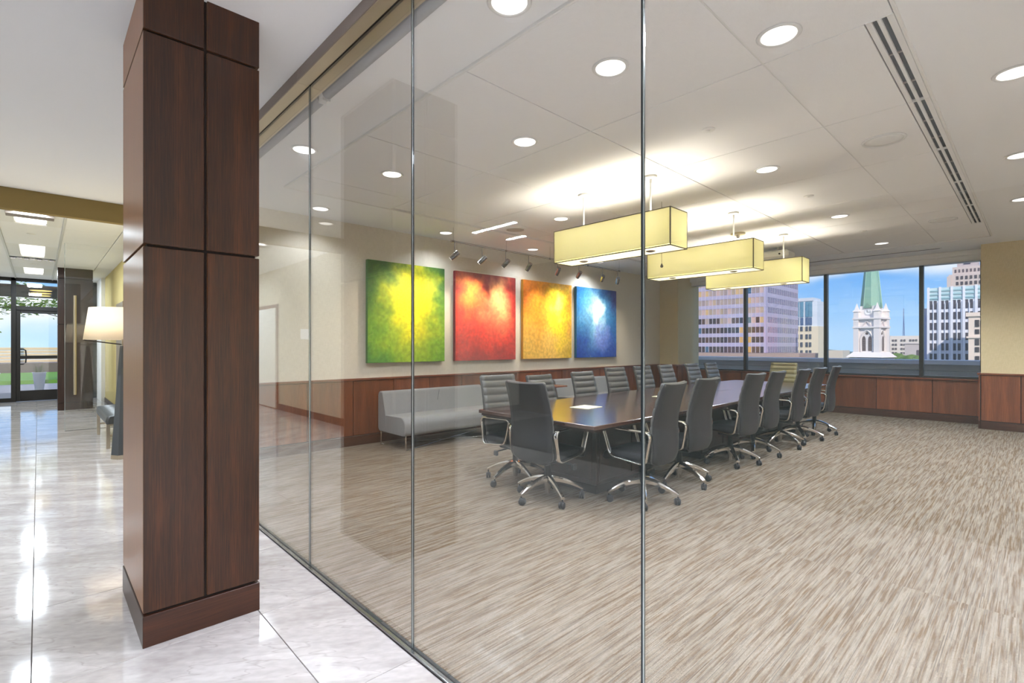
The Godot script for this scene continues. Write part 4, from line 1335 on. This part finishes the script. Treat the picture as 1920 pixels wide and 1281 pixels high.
	tower_block(R, "crown", V(213.0, 16.0, -25.0), V(236.0, 20.4, -2.0), mat(C(186, 208, 214), 0.4))
	for i in 8:
		slab("crown_pier", V(212.5, 15.9, -25.2 + i * 2.9), V(213.1, 20.6, -24.6 + i * 2.9), wht, R, 0.0)
		for k in 3: slab("crown_louvre", V(212.7, 16.7 + k * 1.25, -24.6 + i * 2.9), V(213.1, 17.1 + k * 1.25, -22.3 + i * 2.9), mat(C(150, 186, 192), 0.4), R, 0.0)
		for q in [0.75, 1.85]: slab("rib", V(212.2, -22.0, -25.0 + i * 2.9 + q * 1.0 - 0.2 + 0.78), V(212.7, 15.2, -25.0 + i * 2.9 + q * 1.0 + 0.78), wht, R, 0.0)
		slab("rib", V(212.0, -22.0, -25.2 + i * 2.9), V(212.7, 15.8, -24.55 + i * 2.9), wht, R, 0.0)
		for f in 6:
			for q in [0.95, 2.05]:
				slab("window", V(212.45, -3.4 + f * 3.35, -25.2 + i * 2.9 + q - 0.36), V(212.65, -1.1 + f * 3.35 + (0.5 if f == 5 else 0.0), -25.2 + i * 2.9 + q + 0.36), mat(C(70, 66, 76), 0.3), R, 0.0)
	var D := thing("office_tower", "stepped stone tower rising behind the white ribbed block", "building", V(408.0, -22.0, -28.0))
	var st := mat(C(206, 190, 184), 0.8)
	tower_block(D, "shaft", V(396.0, -22.0, -37.0), V(420.0, 44.0, -20.0), st)
	tower_block(D, "setback", V(398.0, 44.0, -35.5), V(418.0, 48.5, -22.5), st)
	tower_block(D, "top", V(400.0, 48.5, -33.5), V(415.0, 70.0, -24.5), mat(C(190, 176, 176), 0.8))
	for e in [-36.8, -21.6]: slab("corner_buttress", V(395.2, 20.0, e - 0.9), V(397.0, 43.0, e + 0.9), st, D, 0.0)
	for f in 4:
		for k in 6: slab("window", V(395.7, 31.0 + f * 3.3, -33.6 + k * 2.0), V(396.1, 32.9 + f * 3.3, -32.5 + k * 2.0), mat(C(84, 78, 84), 0.4), D, 0.0)
	for k in 7: slab("window", V(397.7, 45.2, -34.4 + k * 1.7), V(398.1, 47.0, -33.6 + k * 1.7), mat(C(104, 92, 96), 0.4), D, 0.0)
	slab("window", V(399.7, 50.0, -30.6), V(400.1, 54.5, -27.6), mat(C(74, 72, 90), 0.4), D, 0.0)
	var A := thing("office_building", "small beige building with paired windows in front of the white ribbed block", "building", V(195.0, -22.0, -9.0))
	var bg := mat(C(232, 214, 200), 0.8)
	tower_block(A, "body", V(188.0, -22.0, -13.4), V(204.0, 10.2, 4.0), bg)
	slab("cornice", V(187.5, 9.6, -13.9), V(204.0, 10.7, 4.0), bg, A, 0.0)
	slab("cornice", V(187.6, 3.6, -13.8), V(204.0, 4.1, 4.0), bg, A, 0.0)
	for f in 5:
		for q in [-11.6, -10.5, -8.0, -6.9]: slab("window", V(187.8, [-3.2, -0.3, 1.6, 4.7, 6.7][f], q - 0.42), V(188.1, [-1.4, 1.1, 3.3, 6.0, 8.6][f], q + 0.42), mat(C(70, 64, 66), 0.3), A, 0.0)
	# far background
	var F := thing("office_building", "distant white building with rows of small windows right of the church", "building", V(420.0, -22.0, -62.0))
	tower_block(F, "glass_wing", V(405.0, -22.0, -72.0), V(425.0, 8.2, -67.4), mat(C(120, 138, 170), 0.3))
	tower_block(F, "body", V(408.0, -22.0, -67.4), V(440.0, 8.0, -48.0), mat(C(226, 218, 210), 0.8))
	for f in 5:
		for k in 9:
			if k != 2 and k != 5: slab("window", V(407.6, -6.5 + f * 2.75, -66.2 + k * 1.5), V(408.1, -5.3 + f * 2.75, -65.2 + k * 1.5), mat(C(108, 104, 108), 0.4), F, 0.0)
	var H := thing("office_building", "grey stone low block right of the church in front of the distant white building", "building", V(385.0, -22.0, -52.0))
	tower_block(H, "body", V(378.0, -22.0, -55.3), V(395.0, 2.6, -42.0), mat(C(196, 186, 186), 0.8))
	slab("cornice", V(377.6, 2.6, -55.7), V(395.0, 3.3, -42.0), mat(C(206, 196, 196), 0.8), H, 0.0)
	slab("window", V(377.7, -5.0, -49.6), V(378.1, -1.0, -47.8), mat(C(104, 96, 104), 0.4), H, 0.0)
	var an := thing("antenna_mast", "thin grey lattice radio mast on the skyline between church and white block", "mast", V(880.0, -22.0, -129.8))
	var mb := MB.new()
	for k in 3:
		var a := TAU * k / 3.0
		mb.tube([V(2.2 * cos(a), 0, 2.2 * sin(a)), V(1.0 * cos(a), 45.0, 1.0 * sin(a)), V(0.4 * cos(a), 60.0, 0.4 * sin(a)), V(0.2 * cos(a), 76.0, 0.2 * sin(a))], 0.3, 6)
	for i in 16: mb.box(V(0, i * 4.7, 0), V(lerpf(3.8, 0.5, i / 15.0), 0.3, lerpf(3.8, 0.5, i / 15.0)), 0.0)
	part("lattice", mb.done(), mat(C(128, 148, 190), 0.7), an)
	# trees
	var tr := MB.new()
	for i in 260:
		var d := rng.randf_range(330.0, 900.0)
		var top := lerpf(-1.6, -5.5, (d - 330.0) / 570.0) - rng.randf() * 2.0
		blob(tr, V(d, top - 9.0, -d * rng.randf_range(0.235, 0.34)), rng.randf_range(8.5, 10.5))
	for q in [[350.0, -57.6], [352.0, -55.0], [345.0, -52.5], [340.0, -49.0], [338.0, -46.4], [355.0, -62.5], [352.0, -59.8], [346.0, -50.6], [336.0, -43.0]]:
		for k in 3: blob(tr, V(q[0] + k, -7.0 - k * 5.0 + rng.randf() * 1.5, q[1]), 3.8 + k * 0.6)
	var leaf := mat(C(96, 122, 62), 0.9)
	var o := part("distant_trees", tr.done(), leaf, self)
	o.set_meta("kind", "stuff")
	tag(o, "green tree crowns on the horizon around the church", "trees")
	var hill := MB.new()
	var ring := []
	for k in 41:
		var z := -1500.0 + k * 60.0
		ring.append([V(1900.0, -22.0, z), V(1900.0, -14.0 + 4.0 * sin(k * 0.9) + 3.0 * sin(k * 2.3), z), V(2100.0, -22.0, z)])
	hill.loft(ring, -1)
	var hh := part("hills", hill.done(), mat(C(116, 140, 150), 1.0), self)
	hh.set_meta("kind", "structure")

func blob(mb: MB, c: Vector3, r: float) -> void:
	var rings := []
	var ph := rng.randf() * TAU
	for j in 6:
		var el := -PI * 0.5 + PI * (j + 0.02) / 5.04
		var ring := []
		for k in 9:
			var a := TAU * k / 9.0
			var w := 1.0 + 0.2 * sin(3.0 * a + ph + j) + 0.12 * sin(5.0 * a - ph)
			ring.append(c + V(cos(a) * cos(el) * w, sin(el) * 0.85, sin(a) * cos(el) * w) * r)
		rings.append(ring)
	mb.loft(rings, 0)

func build_church() -> void:
	# modelled about its own axis; the front looks towards -x
	var S := thing("church_tower", "white gothic church tower with a tall green copper spire and a clock", "church", V(195.6, -22.0, -37.2), -12.0)
	var wh := mat(C(232, 224, 222), 0.8)
	var wh2 := mat(C(214, 204, 204), 0.8)
	var dark := mat(C(96, 84, 86), 0.8)
	var base := 22.0
	var h := 2.9
	var bx := func(called: String, c: Vector3, s: Vector3, m: Material): return part(called, bev(s, 0.0), m, S, c)
	bx.call("shaft", V(0, (base - 2.0 + base + 10.2) * 0.5, 0), V(h * 2.0, 12.2, h * 2.0), wh)
	bx.call("base", V(0, base * 0.5 - 1.2, 0), V(h * 2.0 + 3.4, base - 2.4, h * 2.0 + 3.4), wh2)
	var sk := MB.new()
	sk.loft([[V(-5.2, base - 2.2, -5.2), V(5.2, base - 2.2, -5.2), V(5.2, base - 2.2, 5.2), V(-5.2, base - 2.2, 5.2)], [V(-3.7, base - 0.6, -3.7), V(3.7, base - 0.6, -3.7), V(3.7, base - 0.6, 3.7), V(-3.7, base - 0.6, 3.7)]], -1)
	part("skirt_roof", sk.done(), wh, S)
	for sx in [-1.0, 1.0]:
		for sz in [-1.0, 1.0]:
			bx.call("buttress", V(sx * h, base + 4.0, sz * h), V(1.5, 12.2, 1.5), wh)
			var pn := MB.new()
			pn.loft([[V(-0.75, 0, -0.75), V(0.75, 0, -0.75), V(0.75, 0, 0.75), V(-0.75, 0, 0.75)], [V(-0.7, 2.2, -0.7), V(0.7, 2.2, -0.7), V(0.7, 2.2, 0.7), V(-0.7, 2.2, 0.7)], [V(-0.95, 2.3, -0.95), V(0.95, 2.3, -0.95), V(0.95, 2.3, 0.95), V(-0.95, 2.3, 0.95)], [V(-0.5, 3.0, -0.5), V(0.5, 3.0, -0.5), V(0.5, 3.0, 0.5), V(-0.5, 3.0, 0.5)], [V(-0.04, 5.0, -0.04), V(0.04, 5.0, -0.04), V(0.04, 5.0, 0.04), V(-0.04, 5.0, 0.04)]], -1)
			part("pinnacle", pn.done(), wh, S, V(sx * h, base + 10.2, sz * h))
	for y in [10.2, 7.4]: bx.call("cornice", V(0, base + y, 0), V(h * 2.0 + 1.9, 0.5, h * 2.0 + 1.9), wh)
	bx.call("clock_stage", V(0, base + 12.2, 0), V(4.6, 4.2, 4.6), wh)
	# on two faces: gable, arch, pair of lancets, clock
	for f in 2:
		var turn := 0.0 if f == 0 else 90.0
		var put_face := func(called: String, mb: MB, m: Material): part(called, mb.done(), m, S, Vector3.ZERO, V(0, turn, 0))
		var gb := MB.new()
		for s in [-1.0, 1.0]:
			gb.loft([[V(-h - 0.35, base + 6.0, s * 2.4), V(-h + 0.1, base + 6.0, s * 2.4), V(-h + 0.1, base + 6.6, s * 2.4), V(-h - 0.35, base + 6.6, s * 2.4)], [V(-h - 0.35, base + 9.2, 0), V(-h + 0.1, base + 9.2, 0), V(-h + 0.1, base + 9.8, 0), V(-h - 0.35, base + 9.8, 0)]], -1)
		put_face.call("gable", gb, wh2)
		var arch := MB.new()
		var pth := []
		for k in 13:
			var q := k / 12.0
			var zz := -1.7 + 3.4 * q
			pth.append(V(-h - 0.15, base + 3.9 + 2.5 * pow(maxf(0.0, 1.0 - pow(absf(zz) / 1.7, 1.6)), 0.75), zz))
		arch.tube([V(-h - 0.15, base - 0.4, -1.7)] + pth + [V(-h - 0.15, base - 0.4, 1.7)], 0.22, 6)
		put_face.call("arch", arch, wh)
		for s in [-1.0, 1.0]:
			var ln := MB.new()
			var out := []
			for k in 11:
				var q := k / 10.0
				var zz := -0.5 + q
				out.append(Vector2(s * 0.85 + zz, base + 3.6 + 1.0 * pow(maxf(0.0, 1.0 - pow(absf(zz) / 0.5, 1.7)), 0.7)))
			out = [Vector2(s * 0.85 - 0.5, base - 0.2)] + out + [Vector2(s * 0.85 + 0.5, base - 0.2)]
			ln.loft([out.map(func(p): return V(-h - 0.06, p.y, p.x)), out.map(func(p): return V(-h + 0.1, p.y, p.x))], -1)
			put_face.call("lancet", ln, dark)
			var lv := MB.new()
			for k in 6: lv.box(V(-h - 0.1, base + 0.2 + k * 0.6, s * 0.85), V(0.12, 0.12, 0.9), 0.0)
			put_face.call("louvre", lv, mat(C(150, 136, 134), 0.8))
		var oc := MB.new()
		oc.tube([V(-h - 0.08, base + 5.4, 0), V(-h + 0.1, base + 5.4, 0)], 0.42, 14)
		put_face.call("oculus", oc, dark)
		var ck := MB.new()
		ck.tube([V(-2.42, base + 12.3, 0), V(-2.2, base + 12.3, 0)], 1.05, 24)
		put_face.call("clock_face", ck, mat(C(240, 240, 242), 0.6))
		var hands := MB.new()
		hands.box(V(-2.46, base + 12.65, -0.16), V(0.05, 0.75, 0.14), 0.0)
		hands.box(V(-2.46, base + 12.28, 0.4), V(0.05, 0.14, 0.85), 0.0)
		for k in 12: hands.box(V(-2.44, base + 12.3 + 0.88 * cos(TAU * k / 12.0), 0.88 * sin(TAU * k / 12.0)), V(0.05, 0.16, 0.12), 0.0)
		put_face.call("clock_hands", hands, mat(C(90, 96, 116), 0.6))
	var cop := mat(C(134, 176, 158), 0.55)
	var sp := MB.new()
	var r0 := []
	var r1 := []
	for k in 8:
		var a := TAU * (k + 0.5) / 8.0
		r0.append(V(cos(a) * 2.85, base + 14.2, sin(a) * 2.85))
		r1.append(V(cos(a) * 0.05, base + 46.0, sin(a) * 0.05))
	sp.loft([r0, r1], -1)
	part("spire", sp.done(), cop, S)
	for k in 8:
		var a := TAU * (k + 0.5) / 8.0
		var rb := MB.new()
		rb.tube([V(cos(a) * 2.85, base + 14.2, sin(a) * 2.85), V(cos(a) * 0.1, base + 45.5, sin(a) * 0.1)], 0.1, 5)
		part("spire_rib", rb.done(), mat(C(160, 198, 180), 0.55), S)
	for k in 4:
		var ga := MB.new()
		ga.loft([[V(-2.72, base + 13.6, -1.3), V(-2.72, base + 15.4, 0), V(-2.72, base + 13.6, 1.3)], [V(-1.8, base + 13.6, -1.3), V(-1.8, base + 15.4, 0), V(-1.8, base + 13.6, 1.3)]], -1)
		part("spire_gable", ga.done(), mat(C(120, 158, 142), 0.6), S, Vector3.ZERO, V(0, 90.0 * k, 0))

func build_entrance_outside() -> void:
	rng.seed = 8
	struct("ground", V(-60.0, -0.3, -60.0), V(11.0, -0.02, -17.5), mat(C(150, 152, 162), 0.9), "grey paving and drive outside the entrance")
	var gr := slab("lawn", V(-40.0, -0.02, -33.0), V(9.0, 0.12, -25.5), mat(C(98, 150, 52), 1.0))
	gr.set_meta("kind", "structure")
	var bank := slab("kerb_wall", V(-40.0, -0.02, -34.2), V(9.0, 0.56, -33.0), mat(C(112, 98, 92), 0.9))
	bank.set_meta("kind", "structure")
	var f := thing("slat_fence", "pale timber slat fence across the drive beyond the entrance door", "fence", V(-1.0, 0.56, -34.0))
	for i in 5: slab("slat", V(-14.0, 0.58 + i * 0.15, -34.05), V(9.0, 0.71 + i * 0.15, -34.0), mat(C(226, 200, 156), 0.7), f, 0.01)
	for x in [-12.0, -8.0, -4.4, -0.75, 3.0, 6.5]: slab("post", V(x - 0.07, 0.57, -33.98), V(x + 0.07, 1.6 if x > -1.0 and x < 0.0 else 1.35, -33.86), mat(C(96, 74, 60), 0.8), f, 0.01)
	# canopy, with glowing discs added for lights mirrored in the door glass
	var c := thing("entrance_canopy", "brown slatted canopy over the entrance outside the door", "canopy", V(-0.8, 2.85, -19.6))
	for i in 9: slab("slat", V(-3.0, 2.88, -17.75 - i * 0.42 - 0.36), V(0.95, 2.94, -17.75 - i * 0.42), mat(C(96, 76, 62), 0.7), c, 0.008)
	for x in [-2.6, -0.9, 0.7]: slab("beam", V(x, 2.94, -21.5), V(x + 0.1, 3.1, -17.7), mat(C(74, 60, 52), 0.7), c, 0.008)
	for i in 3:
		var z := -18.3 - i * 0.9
		var l := thing("mirrored_light_disc", "yellow disc added for a light mirrored in the door glass, %s" % ["nearest the door", "middle of three", "farthest from the door"][i], "light", V(0.05, 2.875, z), 0.0, "added discs for mirrored lights")
		var mb := MB.new()
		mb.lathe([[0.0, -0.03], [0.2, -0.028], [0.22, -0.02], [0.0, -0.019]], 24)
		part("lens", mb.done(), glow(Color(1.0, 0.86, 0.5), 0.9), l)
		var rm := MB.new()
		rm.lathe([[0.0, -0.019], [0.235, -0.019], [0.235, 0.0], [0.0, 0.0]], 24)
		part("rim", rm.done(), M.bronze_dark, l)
		spot(V(0.05, 2.83, z), V(0.05, 0, z), 0.3, 60.0, 0.15, Color(1, 0.88, 0.6), 0.8, "mirrored_disc_lamp")
	for q in [[0.02, "tall tapered white planter seen through the entrance door"], [-0.95, "tall tapered white planter left of the entrance door frame"]]:
		var p := thing("planter", q[1], "planter", V(q[0], -0.02, -20.5))
		var mb := MB.new()
		mb.lathe([[0.0, 0.0], [0.09, 0.0], [0.15, 0.6], [0.17, 0.62], [0.145, 0.62], [0.13, 0.55], [0.0, 0.55]], 20)
		part("pot", mb.done(), mat(C(226, 226, 228), 0.5), p)
		var gs := MB.new()
		for k in 40:
			var a := rng.randf() * TAU
			var d := V(cos(a), 0, sin(a)) * rng.randf_range(0.03, 0.14)
			gs.tube([V(0, 0.5, 0) + d * 0.5, V(0, rng.randf_range(0.7, 0.9), 0) + d * 1.2], 0.006, 4, false, 0.001)
		part("grass", gs.done(), mat(C(104, 116, 66), 0.8), p)
	# tree whose branches hang in front of the entrance
	var t := thing("tree", "leafy green tree with hanging branches outside the entrance", "tree", V(-1.9, -0.02, -24.0))
	var tk := MB.new()
	tk.tube([V(0, 0, 0), V(0.05, 1.6, 0), V(0.15, 3.2, 0.1), V(0.1, 5.0, 0)], 0.13, 10, false, 0.05)
	for q in [[0.2, 2.6, 2.6, 2.3], [0.15, 3.0, 2.4, 3.0], [0.1, 3.4, 2.8, 3.6], [0.1, 2.8, -2.0, 3.4], [0.1, 3.2, -1.4, 4.4]]:
		tk.tube([V(q[0], q[1], 0), V(q[0] + q[2] * 0.5, lerpf(q[1], q[3], 0.5) + 0.3, 0.2), V(q[0] + q[2], q[3], 0.1)], 0.035, 6, false, 0.01)
	part("trunk", tk.done(), mat(C(92, 78, 66), 0.9), t)
	var lf := MB.new()
	for i in 1500:
		var k := i % 6
		var base: Vector3 = [V(0.9, 2.75, 0.1), V(1.7, 2.9, 0.1), V(2.4, 2.75, 0.1), V(1.2, 3.6, 0.1), V(-1.0, 3.2, 0.1), V(0.0, 3.4, 0.0)][k]
		var p := base + V(rng.randfn(0, 0.55), rng.randfn(0, 0.16 if k < 3 else 0.5), rng.randfn(0, 0.4))
		var u := V(rng.randf_range(-1, 1), rng.randf_range(-0.6, 0.4), rng.randf_range(-1, 1)).normalized() * 0.09
		var w := u.cross(V(rng.randf_range(-1, 1), 1.0, rng.randf_range(-1, 1))).normalized() * 0.035
		lf.tri(p - u, p + w, p + u)
		lf.tri(p - u, p + u, p - w)
	var lm := mat(C(98, 128, 52), 0.7)
	lm.cull_mode = BaseMaterial3D.CULL_DISABLED
	lm.backlight_enabled = true
	lm.backlight = Color(0.5, 0.6, 0.2)
	var lo := part("foliage", lf.done(), lm, t)
	lo.set_meta("kind", "stuff")

# ------------------------------------------------------------------ main
func _ready() -> void:
	var cam := Camera3D.new()
	cam.name = "camera"
	add_child(cam)
	cam.position = V(0.0, 1.38, 0.0)
	cam.rotation_degrees = V(0.0, -43.49, 0.0)
	cam.projection = Camera3D.PROJECTION_FRUSTUM
	cam.keep_aspect = Camera3D.KEEP_HEIGHT
	cam.near = 0.05
	cam.far = 4000.0
	cam.size = 2.0 * 0.05 * 640.5 / 936.0
	cam.frustum_offset = Vector2(0.0, 8.5 / 936.0 * 0.05)
	cam.current = true
	var env := Environment.new()
	var sm := PanoramaSkyMaterial.new()
	sm.panorama = ImageTexture.create_from_image(sky_image())
	var sky := Sky.new()
	sky.sky_material = sm
	env.background_mode = Environment.BG_SKY
	env.sky = sky
	env.background_energy_multiplier = SKY
	env.tonemap_mode = Environment.TONE_MAPPER_LINEAR
	env.tonemap_exposure = 1.3
	env.sdfgi_enabled = true
	env.ssao_enabled = true
	env.ssil_enabled = true
	var we := WorldEnvironment.new()
	we.name = "environment"
	we.environment = env
	add_child(we)
	var sun := DirectionalLight3D.new()
	sun.name = "sun"
	add_child(sun)
	sun.basis = Basis.looking_at(V(0.66, -0.55, -0.51).normalized(), Vector3.UP)
	sun.light_energy = SUN
	sun.light_color = Color(1, 0.96, 0.9)
	sun.light_angular_distance = 0.6
	sun.shadow_enabled = true
	make_materials()
	build_shell()
	build_windows()
	build_partition()
	build_column()
	build_table()
	build_chairs()
	build_seating()
	build_pendants()
	build_downlights()
	build_art()
	build_hall()
	build_city()
	build_entrance_outside()
